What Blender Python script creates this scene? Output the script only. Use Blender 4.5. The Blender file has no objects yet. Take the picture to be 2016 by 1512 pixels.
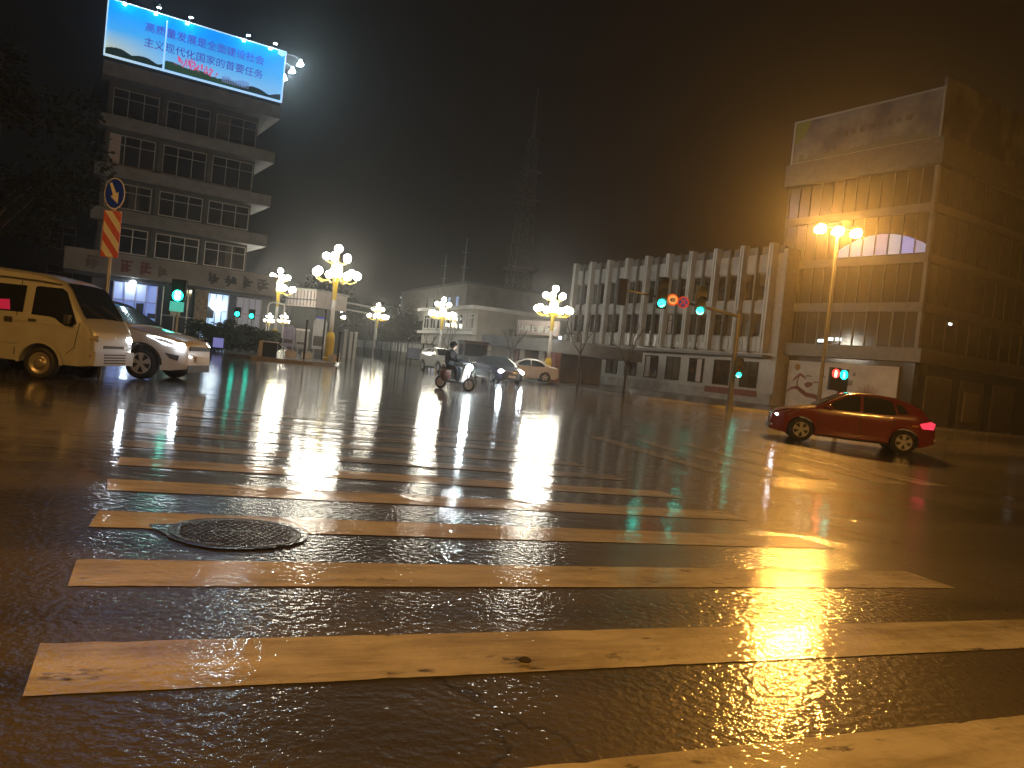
import bpy, math, random
from mathutils import Vector, Matrix
rnd = random.Random(7)
S = bpy.context.scene
COL = S.collection
PI = math.pi

# ------------------------------------------------------------------ camera geometry (photo is 2016 x 1512)
F = 1514.0
EYE = 1.15
ROLL = math.atan(.1026)
PITCH = (756 - 714) * math.cos(ROLL) / F

cam_d = bpy.data.cameras.new('camera')
cam = bpy.data.objects.new('camera', cam_d)
COL.objects.link(cam)
cam_d.sensor_width = 36.0
cam_d.lens = F / 2016 * 36.0
cam_d.clip_start = .05
cam_d.clip_end = 3000
_c, _s = math.cos(ROLL), math.sin(ROLL)
_fw = Vector((0, math.cos(PITCH), -math.sin(PITCH)))
_up = Vector((0, math.sin(PITCH), math.cos(PITCH)))
_rt = Vector((1, 0, 0))
R_ = _rt * _c + _up * _s
U_ = _up * _c - _rt * _s
B_ = -_fw
cam.matrix_world = Matrix(((R_.x, U_.x, B_.x, 0), (R_.y, U_.y, B_.y, 0), (R_.z, U_.z, B_.z, EYE), (0, 0, 0, 1)))
S.camera = cam

# ------------------------------------------------------------------ night sky, exposure, sampling
W = bpy.data.worlds.new('World')
S.world = W
W.use_nodes = True
bg = W.node_tree.nodes['Background']
bg.inputs[0].default_value = (.62, .60, .58, 1)
bg.inputs[1].default_value = .003
S.view_settings.view_transform = 'Standard'
S.view_settings.look = 'None'
S.view_settings.exposure = 0
S.view_settings.gamma = 1
S.cycles.max_bounces = 6
S.cycles.diffuse_bounces = 2
S.cycles.glossy_bounces = 4
S.cycles.transmission_bounces = 4
S.cycles.volume_bounces = 0
S.cycles.transparent_max_bounces = 8
S.cycles.sample_clamp_indirect = 4
S.cycles.sample_clamp_direct = 0
S.cycles.use_denoising = True
S.cycles.use_adaptive_sampling = False
S.cycles.use_light_tree = True
S.cycles.caustics_reflective = False
S.cycles.caustics_refractive = False

SODIUM = (1, .45, .08)
GLOBE_E, SODIUM_E = 46.0, 900.0

# ------------------------------------------------------------------ pixel and ground helpers
def sstep(a, b, x):
    t = max(0., min(1., (x - a) / (b - a)))
    return t * t * (3 - 2 * t)

def gz(x, y):
    """height of the road: a gutter slope near by, a nearly level crown beyond"""
    b = sstep(9, 22, y)
    near = max(-.6, min(.6, -.0244 * x - .0139 * y))
    far = -.05 - .006 * max(-45., min(45., x))
    return near * (1 - b) + far * b

def ray(px, py):
    u, v = px - 1008, py - 756
    a = u * _c + v * _s
    b = -u * _s + v * _c
    cp, sp = math.cos(PITCH), math.sin(PITCH)
    y = F * cp - b * sp
    z = -F * sp - b * cp
    return a / y, z / y

def at(px, py, Y):
    r = ray(px, py)
    return Vector((r[0] * Y, Y, EYE + r[1] * Y))

def ground(px, py):
    r = ray(px, py)
    Y = .5
    while Y < 400 and EYE + r[1] * Y >= gz(r[0] * Y, Y):
        Y *= 1.02
    lo, hi = Y / 1.02, Y
    for i in range(40):
        m = (lo + hi) / 2
        if EYE + r[1] * m < gz(r[0] * m, m): hi = m
        else: lo = m
    return Vector((r[0] * lo, lo, gz(r[0] * lo, lo)))

# street axes: UU is the way the crosswalk leads, VV runs along the painted stripes
UU = Vector((-.408, .913, 0)); VV = Vector((.913, .408, 0))
def uv(u, v, dz=0):
    p = UU * u + VV * v
    p.z = gz(p.x, p.y) + dz
    return p

# ------------------------------------------------------------------ materials
def _nt(name):
    m = bpy.data.materials.new(name); m.use_nodes = True
    nt = m.node_tree
    return m, nt, nt.nodes['Principled BSDF']

def mat(name, col, rough=.5, metal=0., spec=.5, var=0., vscale=3., bump=0., bscale=20., coat=0., emit=None, es=0., obj=True):
    m, nt, p = _nt(name)
    p.inputs['Base Color'].default_value = (*col, 1)
    p.inputs['Roughness'].default_value = rough
    p.inputs['Metallic'].default_value = metal
    p.inputs['Specular IOR Level'].default_value = spec
    if coat: p.inputs['Coat Weight'].default_value = coat; p.inputs['Coat Roughness'].default_value = .06
    if emit:
        p.inputs['Emission Color'].default_value = (*emit, 1); p.inputs['Emission Strength'].default_value = es
    if var or bump:
        tc = nt.nodes.new('ShaderNodeTexCoord')
    if var:
        n = nt.nodes.new('ShaderNodeTexNoise'); n.inputs['Scale'].default_value = vscale; n.inputs['Detail'].default_value = 6
        nt.links.new(tc.outputs['Object'], n.inputs['Vector'])
        r = nt.nodes.new('ShaderNodeMapRange')
        r.inputs[1].default_value = .3; r.inputs[2].default_value = .7
        r.inputs[3].default_value = 1 - var; r.inputs[4].default_value = 1 + var * .6
        nt.links.new(n.outputs['Fac'], r.inputs[0])
        mx = nt.nodes.new('ShaderNodeMix'); mx.data_type = 'RGBA'; mx.blend_type = 'MULTIPLY'
        mx.inputs[0].default_value = 1; mx.inputs[6].default_value = (*col, 1)
        nt.links.new(r.outputs[0], mx.inputs[7]); nt.links.new(mx.outputs[2], p.inputs['Base Color'])
    if bump:
        n = nt.nodes.new('ShaderNodeTexNoise'); n.inputs['Scale'].default_value = bscale; n.inputs['Detail'].default_value = 4
        nt.links.new(tc.outputs['Object'], n.inputs['Vector'])
        b = nt.nodes.new('ShaderNodeBump'); b.inputs['Strength'].default_value = bump; b.inputs['Distance'].default_value = .02
        nt.links.new(n.outputs['Fac'], b.inputs['Height']); nt.links.new(b.outputs[0], p.inputs['Normal'])
    return m

def emat(name, col, strength, base=(.8, .8, .8)):
    return mat(name, base, .3, emit=col, es=strength)

def wet_road(name, paint=None):
    """wet asphalt (or worn wet paint): puddles, ripples, aggregate"""
    m, nt, p = _nt(name)
    N = nt.nodes; Lk = nt.links.new
    g = N.new('ShaderNodeNewGeometry')
    def noise(scale, detail=3, rough=.5, st=None):
        n = N.new('ShaderNodeTexNoise'); n.inputs['Scale'].default_value = scale
        n.inputs['Detail'].default_value = detail; n.inputs['Roughness'].default_value = rough
        if st:
            mp = N.new('ShaderNodeMapping'); mp.vector_type = 'TEXTURE'; mp.inputs['Scale'].default_value = tuple(1 / q for q in st); mp.inputs['Rotation'].default_value = (0, 0, math.radians(24))
            Lk(g.outputs['Position'], mp.inputs[0]); Lk(mp.outputs[0], n.inputs['Vector'])
        else: Lk(g.outputs['Position'], n.inputs['Vector'])
        return n.outputs['Fac']
    def rng(x, a, b, c, d):
        r = N.new('ShaderNodeMapRange'); r.interpolation_type = 'SMOOTHSTEP'
        for i, v in zip((1, 2, 3, 4), (a, b, c, d)): r.inputs[i].default_value = v
        Lk(x, r.inputs[0]); return r.outputs[0]
    def mul(a, b):
        x = N.new('ShaderNodeMath'); x.operation = 'MULTIPLY'
        for i, v in enumerate((a, b)):
            if isinstance(v, (int, float)): x.inputs[i].default_value = v
            else: Lk(v, x.inputs[i])
        return x.outputs[0]
    def add(a, b):
        x = N.new('ShaderNodeMath'); x.operation = 'ADD'; Lk(a, x.inputs[0]); Lk(b, x.inputs[1]); return x.outputs[0]
    # standing water collects in the dip beyond the gutter; the crown near by only carries a film
    sx = N.new('ShaderNodeSeparateXYZ'); Lk(g.outputs['Position'], sx.inputs[0])
    dip = add(rng(sx.outputs['Y'], 4.0, 9.0, -.14, .22), rng(sx.outputs['X'], .8, 4.5, 0, -.22))
    pud = rng(add(noise(.42, 4, .6), dip), .44, .62, 0, 1)          # 1 = standing water
    agg = noise(75, 2, .5)
    mid = noise(24, 2, .5)
    rip = add(mul(noise(3.8, 3, .5, (.7, 1.4, 1)), .4), mul(noise(1.05, 3, .55, (.6, 1.3, 1)), 1.25))
    big = noise(.9, 4, .6)
    dry = rng(pud, 0, 1, 1, .16)
    k = .5 if paint else .95
    h = add(add(mul(mul(agg, .0011 * k), dry), mul(mul(mid, .0062 * k), dry)), mul(mul(rip, rng(pud, 0, 1, .12, 1)), .0085))
    b = N.new('ShaderNodeBump'); b.inputs['Strength'].default_value = 1; b.inputs['Distance'].default_value = 1
    Lk(h, b.inputs['Height']); Lk(b.outputs[0], p.inputs['Normal'])
    # a clear water film over rough stone: a crisp lobe and a broad one
    Lk(rng(pud, 0, 1, .05, .085), p.inputs['Coat Roughness']); Lk(b.outputs[0], p.inputs['Coat Normal'])
    p.inputs['Coat Weight'].default_value = 1; p.inputs['Coat IOR'].default_value = 1.33
    p.inputs['Roughness'].default_value = .45; p.inputs['IOR'].default_value = 1.5; p.inputs['Specular IOR Level'].default_value = .04 if paint else .10
    mx = N.new('ShaderNodeMix'); mx.data_type = 'RGBA'
    if paint:
        a_, b_ = paint
        # worn: cracks and scuffed patches let the asphalt through
        w1 = rng(noise(7, 8, .72, (.45, 1, 1)), .31, .41, 0, 1)
        w2 = rng(noise(1.1, 6, .7), .22, .34, .3, 1)
        m2 = N.new('ShaderNodeMix'); m2.data_type = 'RGBA'
        m2.inputs[6].default_value = (.10, .09, .08, 1)
        Lk(mul(w1, w2), m2.inputs[0])
        mx.inputs[6].default_value = (*a_, 1); mx.inputs[7].default_value = (*b_, 1)
        Lk(rng(add(mul(noise(5.5, 7, .7, (.18, 1, 1)), .6), mul(noise(1.6, 5, .65), .4)), .36, .60, 0, 1), mx.inputs[0])
        Lk(mx.outputs[2], m2.inputs[7])
        Lk(m2.outputs[2], p.inputs['Base Color'])
    else:
        mx.inputs[6].default_value = (.080, .073, .066, 1); mx.inputs[7].default_value = (.21, .19, .168, 1)
        Lk(add(mul(agg, .55), mul(big, .45)), mx.inputs[0])
        # hairline cracks and darker tar patches in the old surface
        vo = N.new('ShaderNodeTexVoronoi'); vo.feature = 'DISTANCE_TO_EDGE'; vo.inputs['Scale'].default_value = .23
        wv = N.new('ShaderNodeVectorMath'); wv.operation = 'ADD'
        wn = N.new('ShaderNodeTexNoise'); wn.inputs['Scale'].default_value = 1.3; wn.inputs['Detail'].default_value = 6
        Lk(g.outputs['Position'], wn.inputs['Vector']); Lk(g.outputs['Position'], wv.inputs[0]); Lk(wn.outputs['Color'], wv.inputs[1])
        Lk(wv.outputs[0], vo.inputs['Vector'])
        crack = rng(vo.outputs['Distance'], .001, .004, .6, 1)
        patch = rng(noise(.33, 3, .5, (.4, 1, 1)), .50, .56, 1, .55)
        track = rng(noise(1.4, 2, .5, (.03, 1, 1)), .42, .62, 1, .72)
        m4 = N.new('ShaderNodeMix'); m4.data_type = 'RGBA'; m4.blend_type = 'MULTIPLY'; m4.inputs[0].default_value = 1
        Lk(mx.outputs[2], m4.inputs[6]); Lk(mul(mul(crack, patch), track), m4.inputs[7])
        Lk(m4.outputs[2], p.inputs['Base Color'])
    return m

M = dict(
    road=wet_road('wet_asphalt'),
    paint=wet_road('worn_white_paint', ((.42, .37, .28), (.84, .80, .70))),
    paint_old=wet_road('thin_old_paint', ((.15, .14, .125), (.58, .54, .47))),
    slab=mat('wet_paving', (.11, .105, .10), .22, var=.3, vscale=1.5, bump=.25, bscale=9),
    kerb=mat('kerb_stone', (.30, .29, .27), .3, var=.25, vscale=4),
    iron=mat('cast_iron', (.075, .068, .06), .22, .3, var=.5, vscale=9, bump=.4, bscale=60),
    spandrel=mat('spandrel_panel', (.50, .49, .46), .5, var=.3, vscale=1.3),
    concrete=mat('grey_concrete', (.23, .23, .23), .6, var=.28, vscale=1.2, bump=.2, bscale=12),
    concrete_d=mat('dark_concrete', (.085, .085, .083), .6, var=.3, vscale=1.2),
    cream=mat('cream_render', (.46, .43, .37), .55, var=.22, vscale=.8, bump=.15, bscale=8),
    white_wall=mat('white_render', (.74, .72, .68), .55, var=.2, vscale=.7),
    tile=mat('pale_tile', (.52, .50, .46), .28, var=.18, vscale=5),
    glass=mat('dark_glass', (.012, .014, .016), .06, spec=.7),
    glass_c=mat('curtained_glass', (.11, .105, .09), .12, spec=.7, var=.5, vscale=1.1),
    mast=mat('dark_grey_mast', (.045, .045, .043), .6),
    glass_w=mat('window_glass', (.03, .032, .034), .05, spec=.8, var=.5, vscale=.6),
    curtain=mat('curtain_wall_glass', (.055, .048, .032), .12, spec=.8, var=.35, vscale=.35),
    alu=mat('aluminium', (.55, .55, .53), .35, .4),
    steel=mat('galvanised_steel', (.45, .45, .45), .4, .6, var=.15),
    black=mat('black_metal', (.016, .016, .016), .7, spec=.2),
    rubber=mat('tyre_rubber', (.018, .018, .018), .6, bump=.3, bscale=30),
    dark=mat('dark_void', (.01, .01, .01), .8),
    gold=mat('gold_paint', (.70, .50, .06), .35),
    lamp_white=mat('white_lamp_paint', (.70, .69, .66), .35),
    globe=emat('lit_globe', (1, .95, .80), GLOBE_E),
    lantern=emat('lit_lantern', (1, .90, .52), GLOBE_E * .55),
    sodium=emat('sodium_bulb', SODIUM, SODIUM_E),
    green=emat('green_signal', (0., 1, .72), 9),
    greenman=emat('green_man', (.25, 1, .80), 22),
    red=emat('red_signal', (1, .05, .03), 8),
    off=mat('unlit_lens', (.015, .015, .015), .6, spec=.2),
    head=emat('headlight_lens', (.78, .90, 1), 130),
    glare=emat('full_beam', (.80, .92, 1), 230),
    drl=emat('day_light_strip', (.80, .90, 1), 9),
    head_off=mat('clear_lens', (.40, .38, .34), .12),
    tail=emat('tail_light', (1, .05, .10), 1.1, (.5, .02, .03)),
    amber=mat('amber_lens', (.8, .30, .03), .15),
    silver=mat('silver_paint', (.47, .49, .51), .30, .15, coat=.4, var=.10, vscale=2),
    whitecar=mat('white_car_paint', (.78, .76, .72), .25, coat=.6),
    redcar=mat('red_car_paint', (.27, .014, .016), .25, coat=.8),
    darkcar=mat('dark_purple_paint', (.035, .022, .05), .22, .2, coat=.8),
    greycar=mat('dark_truck_paint', (.05, .052, .05), .4),
    plastic=mat('black_plastic', (.025, .025, .026), .5),
    chrome=mat('alloy', (.72, .72, .72), .3, .25),
    wheel_d=mat('steel_rim', (.36, .34, .30), .35, .6),
    redglow=emat('red_pane_glow', (1, .03, .10), .3, (.3, .01, .03)),
    leaf=mat('leaf', (.014, .021, .010), .8, spec=.1, var=.5, vscale=.9),
    leaf_l=mat('leaf_light', (.026, .034, .015), .8, spec=.1, var=.5, vscale=.9),
    bark=mat('bark', (.06, .05, .042), .8, var=.3, vscale=6, bump=.5, bscale=25),
    red_sign=mat('red_sign', (.55, .03, .025), .4),
    white_sign=mat('white_sign', (.75, .75, .72), .4),
    blue_sign=mat('blue_sign', (.008, .05, .75), .7, spec=.1),
    ink=mat('dark_ink', (.03, .022, .02), .6),
    redink=mat('red_brown_ink', (.20, .035, .022), .6),
    greyink=mat('grey_ink', (.16, .13, .11), .6),
    sunink=mat('ochre_ink', (.42, .20, .04), .6),
    redcol=mat('red_brown_stone', (.16, .07, .06), .4, var=.3, vscale=2),
    pink=mat('pale_pink_panel', (.60, .50, .46), .5, var=.15),
    brick=mat('red_brick_wall', (.22, .07, .05), .7, var=.3, vscale=4),
    cloth_d=mat('dark_raincoat', (.012, .013, .017), .8, spec=.2, bump=.4, bscale=9),
    skin=mat('skin', (.50, .30, .20), .5),
    hair=mat('black_hair', (.012, .01, .009), .5),
    seat=mat('seat_fabric', (.05, .045, .045), .8),
)

# ------------------------------------------------------------------ mesh building
class MB:
    def __init__(s): s.v = []; s.f = []; s.m = []; s.k = 0
    def mi(s, k): s.k = k; return s
    def add(s, vs, fs):
        o = len(s.v); s.v += [tuple(v) for v in vs]
        for f in fs: s.f.append(tuple(o + i for i in f)); s.m.append(s.k)
        return s
    def box(s, x0, x1, y0, y1, z0, z1):
        return s.add([(x0,y0,z0),(x1,y0,z0),(x1,y1,z0),(x0,y1,z0),(x0,y0,z1),(x1,y0,z1),(x1,y1,z1),(x0,y1,z1)],
                     [(3,2,1,0),(4,5,6,7),(0,1,5,4),(1,2,6,5),(2,3,7,6),(3,0,4,7)])
    def cyl(s, a, b, r0, r1=None, n=12, cap=True):
        a, b = Vector(a), Vector(b); r1 = r0 if r1 is None else r1
        d = (b - a).normalized(); x = d.orthogonal().normalized(); y = d.cross(x)
        vs = []
        for p, r in ((a, r0), (b, r1)):
            for i in range(n):
                t = 2 * PI * i / n; vs.append(p + x * (r * math.cos(t)) + y * (r * math.sin(t)))
        fs = [(i, (i + 1) % n, n + (i + 1) % n, n + i) for i in range(n)]
        if cap: fs += [tuple(range(n - 1, -1, -1)), tuple(range(n, 2 * n))]
        return s.add(vs, fs)
    def tube(s, pts, r, n=8):
        for i in range(len(pts) - 1):
            ra = r[i] if isinstance(r, (list, tuple)) else r
            rb = r[i + 1] if isinstance(r, (list, tuple)) else r
            s.cyl(pts[i], pts[i + 1], ra, rb, n)
        return s
    def lathe(s, prof, n=16, o=(0, 0, 0)):
        vs = []; o = Vector(o)
        for r, z in prof:
            for i in range(n):
                t = 2 * PI * i / n; vs.append(o + Vector((r * math.cos(t), r * math.sin(t), z)))
        fs = []
        for j in range(len(prof) - 1):
            for i in range(n): fs.append((j*n+i, j*n+(i+1)%n, (j+1)*n+(i+1)%n, (j+1)*n+i))
        fs += [tuple(range(n - 1, -1, -1)), tuple(range((len(prof)-1)*n, len(prof)*n))]
        return s.add(vs, fs)
    def ball(s, c, r, n=12, m=8, sc=(1, 1, 1)):
        c = Vector(c); vs = [c + Vector((0, 0, -r * sc[2]))]
        for j in range(1, m):
            t = -PI / 2 + PI * j / m
            for i in range(n):
                a = 2 * PI * i / n
                vs.append(c + Vector((r*math.cos(t)*math.cos(a)*sc[0], r*math.cos(t)*math.sin(a)*sc[1], r*math.sin(t)*sc[2])))
        vs.append(c + Vector((0, 0, r * sc[2])))
        fs = [(0, 1 + (i + 1) % n, 1 + i) for i in range(n)]
        for j in range(m - 2):
            for i in range(n): fs.append((1+j*n+i, 1+j*n+(i+1)%n, 1+(j+1)*n+(i+1)%n, 1+(j+1)*n+i))
        L = len(vs) - 1; b = 1 + (m - 2) * n
        fs += [(b + i, b + (i + 1) % n, L) for i in range(n)]
        return s.add(vs, fs)
    def prism(s, poly, y0, y1):
        """polygon in x,z (seen from -y, counter-clockwise) between two y"""
        n = len(poly)
        vs = [(x, y0, z) for x, z in poly] + [(x, y1, z) for x, z in poly]
        return s.add(vs, [tuple(range(n)), tuple(range(2*n-1, n-1, -1))] + [((i+1)%n, i, n+i, n+(i+1)%n) for i in range(n)])
    def build(s, name, m, parent=None, smooth=False):
        me = bpy.data.meshes.new(name)
        me.from_pydata(s.v, [], s.f)
        ms = m if isinstance(m, (list, tuple)) else [m]
        for x in ms: me.materials.append(M[x] if isinstance(x, str) else x)
        if len(ms) > 1:
            me.polygons.foreach_set('material_index', s.m)
        if smooth: me.polygons.foreach_set('use_smooth', [True] * len(me.polygons))
        me.update()
        o = bpy.data.objects.new(name, me); COL.objects.link(o)
        if parent: o.parent = parent
        return o

def tag(o, label, cat, group=None, kind=None):
    if label: o['label'] = label
    if cat: o['category'] = cat
    if group: o['group'] = group
    if kind: o['kind'] = kind
    return o
def thing(name, label, cat, loc=(0, 0, 0), rz=0., group=None):
    o = bpy.data.objects.new(name, None); COL.objects.link(o)
    o.empty_display_size = .2
    o.location = loc; o.rotation_euler = (0, 0, rz)
    return tag(o, label, cat, group)
def dup(root, loc, rz, label, sc=1.):
    r = root.copy(); COL.objects.link(r); r.location = loc; r.rotation_euler = (0, 0, rz); r['label'] = label
    r.scale = (sc, sc, sc)
    for ch in list(root.children):
        c = ch.copy(); COL.objects.link(c); c.parent = r
        for g in list(ch.children):
            d = g.copy(); COL.objects.link(d); d.parent = c
    return r
def text(body, name, size, m, parent, loc, depth=.02, align='LEFT', sx=1., rot=(PI/2, 0, 0), bold=0.):
    cu = bpy.data.curves.new(name, 'FONT'); cu.body = body; cu.size = size; cu.extrude = depth; cu.align_x = align; cu.offset = bold
    t = bpy.data.objects.new('tmp', cu); COL.objects.link(t)
    bpy.context.view_layer.update()
    me = bpy.data.meshes.new_from_object(t.evaluated_get(bpy.context.evaluated_depsgraph_get()))
    bpy.data.objects.remove(t)
    me.materials.clear(); me.materials.append(M[m] if isinstance(m, str) else m)
    o = bpy.data.objects.new(name, me); COL.objects.link(o); o.parent = parent
    o.location = loc; o.rotation_euler = rot; o.scale = (sx, 1, 1)
    return o
def ang(dx, dy): return math.atan2(dy, dx)
def az(a): return math.radians(90 - a)

# ------------------------------------------------------------------ ground
def build_road():
    xs = sorted(set([-400,-250,-160,-110] + [x for x in range(-80, 81, 5)] + [x * 1.0 for x in range(-16, 17)] + [110,160,250,400]))
    ys = sorted(set([-60,-40,-30,-20,-10,-5] + [y * 1.0 for y in range(0, 32)] + list(range(34, 80, 4)) + [90,110,140,180,240,330,450,600]))
    mb = MB()
    nx = len(xs)
    mb.add([(x, y, gz(x, y)) for y in ys for x in xs],
           [(j*nx+i, j*nx+i+1, (j+1)*nx+i+1, (j+1)*nx+i) for j in range(len(ys)-1) for i in range(nx-1)])
    o = mb.build('road', 'road', smooth=True); o['kind'] = 'structure'
    return o
ROAD = build_road()

def stripe(u0, u1, v0, v1, n=90, m='paint'):
    mb = MB(); vs = []
    along_v = (v1 - v0) > (u1 - u0)
    for i in range(n + 1):
        t = i / n
        w = lambda: rnd.uniform(-.002, .002) - (rnd.uniform(.003, .012) * (1 if rnd.random() < .06 else 0))
        if along_v:
            vs.append(uv(u0 - w(), v0 + (v1 - v0) * t + (rnd.uniform(-.02, .02) if i in (0, n) else 0), .004))
            vs.append(uv(u1 + w(), v0 + (v1 - v0) * t + (rnd.uniform(-.02, .02) if i in (0, n) else 0), .004))
        else:
            vs.append(uv(u0 + (u1 - u0) * t, v1 + w(), .004)); vs.append(uv(u0 + (u1 - u0) * t, v0 + w(), .004))
    mb.add(vs, [(2*i, 2*i+2, 2*i+3, 2*i+1) for i in range(n)])
    o = mb.build('zebra_stripe', m, ROAD)
    return o
for k in range(-1, 10):
    u = 2.636 + 1.088 * k
    stripe(u, u + .427, -.326, 5.36, m='paint' if k < 5 else 'paint_old')
for v in (7.7, 8.75, 9.85, 11.35, 12.45):
    stripe(9.5, 13.4, v, v + (.75 if v > 11 else .42), 40, m='paint' if v > 11 else 'paint_old')  # last two widened in brighter paint, standing in for orange light reflected there

# pavements: raised slabs with a kerb face
def pavement(name, pts, h=.13, m='slab'):
    mb = MB(); n = len(pts)
    P = [Vector((x, y, gz(x, y))) for x, y in pts]
    cx = sum(p.x for p in P) / n; cy = sum(p.y for p in P) / n
    inner = [Vector((p.x + (cx - p.x) * .0, p.y, p.z)) for p in P]
    top = [p + Vector((0, 0, h)) for p in P]
    bot = [p - Vector((0, 0, .5)) for p in P]
    mb.mi(0).add(top, [tuple(range(n))])
    mb.mi(1).add(top + bot, [((i+1) % n, i, n+i, n+(i+1) % n) for i in range(n)])
    o = mb.build(name, [m, 'kerb']); o['kind'] = 'structure'
    return o
def line(p, d, t): return (p[0] + d[0] * t, p[1] + d[1] * t)
# right-hand pavement wraps the corner in front of the pilastered block and the glass block
pavement('pavement', [(-22, 107), (-4.2, 67.5), (3.9, 49.3), (5.4, 45.4), (7.6, 42.8), (10.6, 41.2), (14.0, 41.0), (30, 46.2), (75, 66), (75, 120), (-22, 160)])
pavement('pavement', [(-60, 24.5), (-27, 39.5), (-22.4, 43), (-20.6, 47), (-21.4, 51), (-47, 108), (-90, 108), (-90, 24.5)])
_isl = [uv(39.3, 3.6), uv(39.3, 6.6), uv(41.4, 8.0), uv(49, 8.6), uv(76, 7.6), uv(76, 4.2), uv(41, 2.6)]
pavement('traffic_island', [(p.x, p.y) for p in _isl], .16)

def manhole():
    c = ground(466, 1049)
    t = thing('manhole_cover', 'round ribbed iron manhole cover sunk into the crosswalk stripe', 'manhole cover', (c.x, c.y, c.z + .004))
    t.rotation_euler = (math.atan(-.0139), math.atan(.0244), .4)
    r = random.Random(4); n = 56; ring = []
    for i in range(n):
        a = 2 * PI * i / n; q = .41 + .015 * math.sin(a * 3 + 1) + r.uniform(-.012, .012) + .10 * max(0, math.cos(a - PI + .4)) ** 8
        ring.append((q * math.cos(a), q * math.sin(a), .003))
    MB().add(ring, [tuple(range(n))]).build('asphalt_collar', 'road', t)
    MB().lathe([(.372, -.02), (.372, .0065), (.352, .0065), (.352, -.02)], 48).build('rim', 'iron', t)
    mb = MB().lathe([(.346, -.02), (.346, .004), (.01, .005)], 48)
    for i in range(-8, 9):
        for j in range(-8, 9):
            x, y = i * .043 + (j % 2) * .02, j * .043
            if x * x + y * y < .315 ** 2 and not (abs(y) < .03 and abs(x) < .13): mb.box(x - .013, x + .013, y - .008, y + .008, .004, .009)
    mb.box(-.12, .12, -.018, .018, .004, .009)
    mb.build('lid', 'iron', t)
manhole()
def stone():
    c = ground(1033, 1305)
    o = MB().ball((0, 0, .012), .022, 9, 6, (1.2, .8, .6)).build('pebble', 'bark')
    o.location = c; tag(o, 'small dark pebble lying on the nearest long crosswalk stripe', 'pebble')
stone()

# ------------------------------------------------------------------ ornamental multi-globe street lamps
def make_globe_lamp(loc, label):
    t = thing('ornamental_street_lamp', label, 'street lamp', loc, .35, 'globe cluster street lamps')
    MB().lathe([(.34, 0), (.34, .25), (.26, .3), (.27, 1.5), (.2, 1.75), (.17, 1.8)], 10).build('base', 'gold', t)
    MB().lathe([(.14, 1.8), (.14, 2.1), (.105, 3.7), (.105, 3.75)], 14).build('shaft', 'lamp_white', t, True)
    MB().lathe([(.10, 3.75), (.13, 3.8), (.16, 4.9), (.27, 5.05), (.30, 5.12), (.05, 5.14)], 14).build('capital', 'gold', t, True)
    MB().lathe([(.27, 5.14), (.31, 5.3), (.31, 5.72), (.26, 5.86)], 12).build('lantern', 'lantern', t)
    mb = MB().lathe([(.30, 5.86), (.36, 5.9), (.2, 6.0), (.06, 6.1), (.05, 6.66)], 12)
    for i in range(6):
        a = i * PI / 3; mb.cyl((.315*math.cos(a), .315*math.sin(a), 5.12), (.315*math.cos(a), .315*math.sin(a), 5.88), .014, n=5)
    mb.build('crown_cage', 'gold', t)
    for i in range(7):
        a = 2 * PI * i / 7; c, s = math.cos(a), math.sin(a)
        pts = [(.28, 5.08), (.55, 4.9), (.85, 4.82), (1.08, 4.92), (1.22, 5.0), (1.24, 5.12)]
        MB().tube([(r * c, r * s, z) for r, z in pts], .028, 6).build('arm', 'gold', t)
        MB().ball((1.24 * c, 1.24 * s, 5.36), .25, 12, 8).build('globe', 'globe', t, True)
    for i in range(5):
        a = 2 * PI * (i + .4) / 5; c, s = math.cos(a), math.sin(a)
        MB().tube([(.06 * c, .06 * s, 6.0), (.4 * c, .4 * s, 5.96), (.66 * c, .66 * s, 6.06), (.68 * c, .68 * s, 6.14)], .022, 6).build('arm', 'gold', t)
        MB().ball((.68 * c, .68 * s, 6.34), .225, 12, 8).build('globe', 'globe', t, True)
    MB().ball((0, 0, 6.86), .24, 12, 8).build('globe', 'globe', t, True)
    return t
def lp(px, py_top, D):
    p = at(px, py_top, D); g = gz(p.x, p.y) + .1
    return (p.x, p.y, g), (p.z - g) / 7.1
l0, s0 = lp(668, 482, 44)
LAMP = make_globe_lamp(l0, 'tallest globe cluster lamp with yellow base on the traffic island'); LAMP.scale = (s0,) * 3
for px, py, D, lab in (
    (1095, 562, 52.6, 'globe cluster lamp beside the pillared gateway, some arm globes unlit'),
    (875, 585, 75.7, 'globe cluster lamp in front of the cream two storey house'),
    (746, 597, 100, 'globe cluster lamp behind the low white picket wall'),
    (553, 528, 66, 'globe cluster lamp in front of the right end of the shop fascia'),
    (598, 611, 112, 'small distant globe cluster lamp left of the tallest lamp pole, above grey panels'),
    (560, 617, 118, 'small distant globe cluster lamp above the purple grey notice panel'),
    (532, 617, 124, 'small distant globe cluster lamp nearest the two little green lights'),
    (664, 602, 128, 'small distant globe cluster lamp just right of the tallest lamp pole')):
    l, s = lp(px, py, D)
    dup(LAMP, l, rnd.uniform(0, 1), lab, s)

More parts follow.
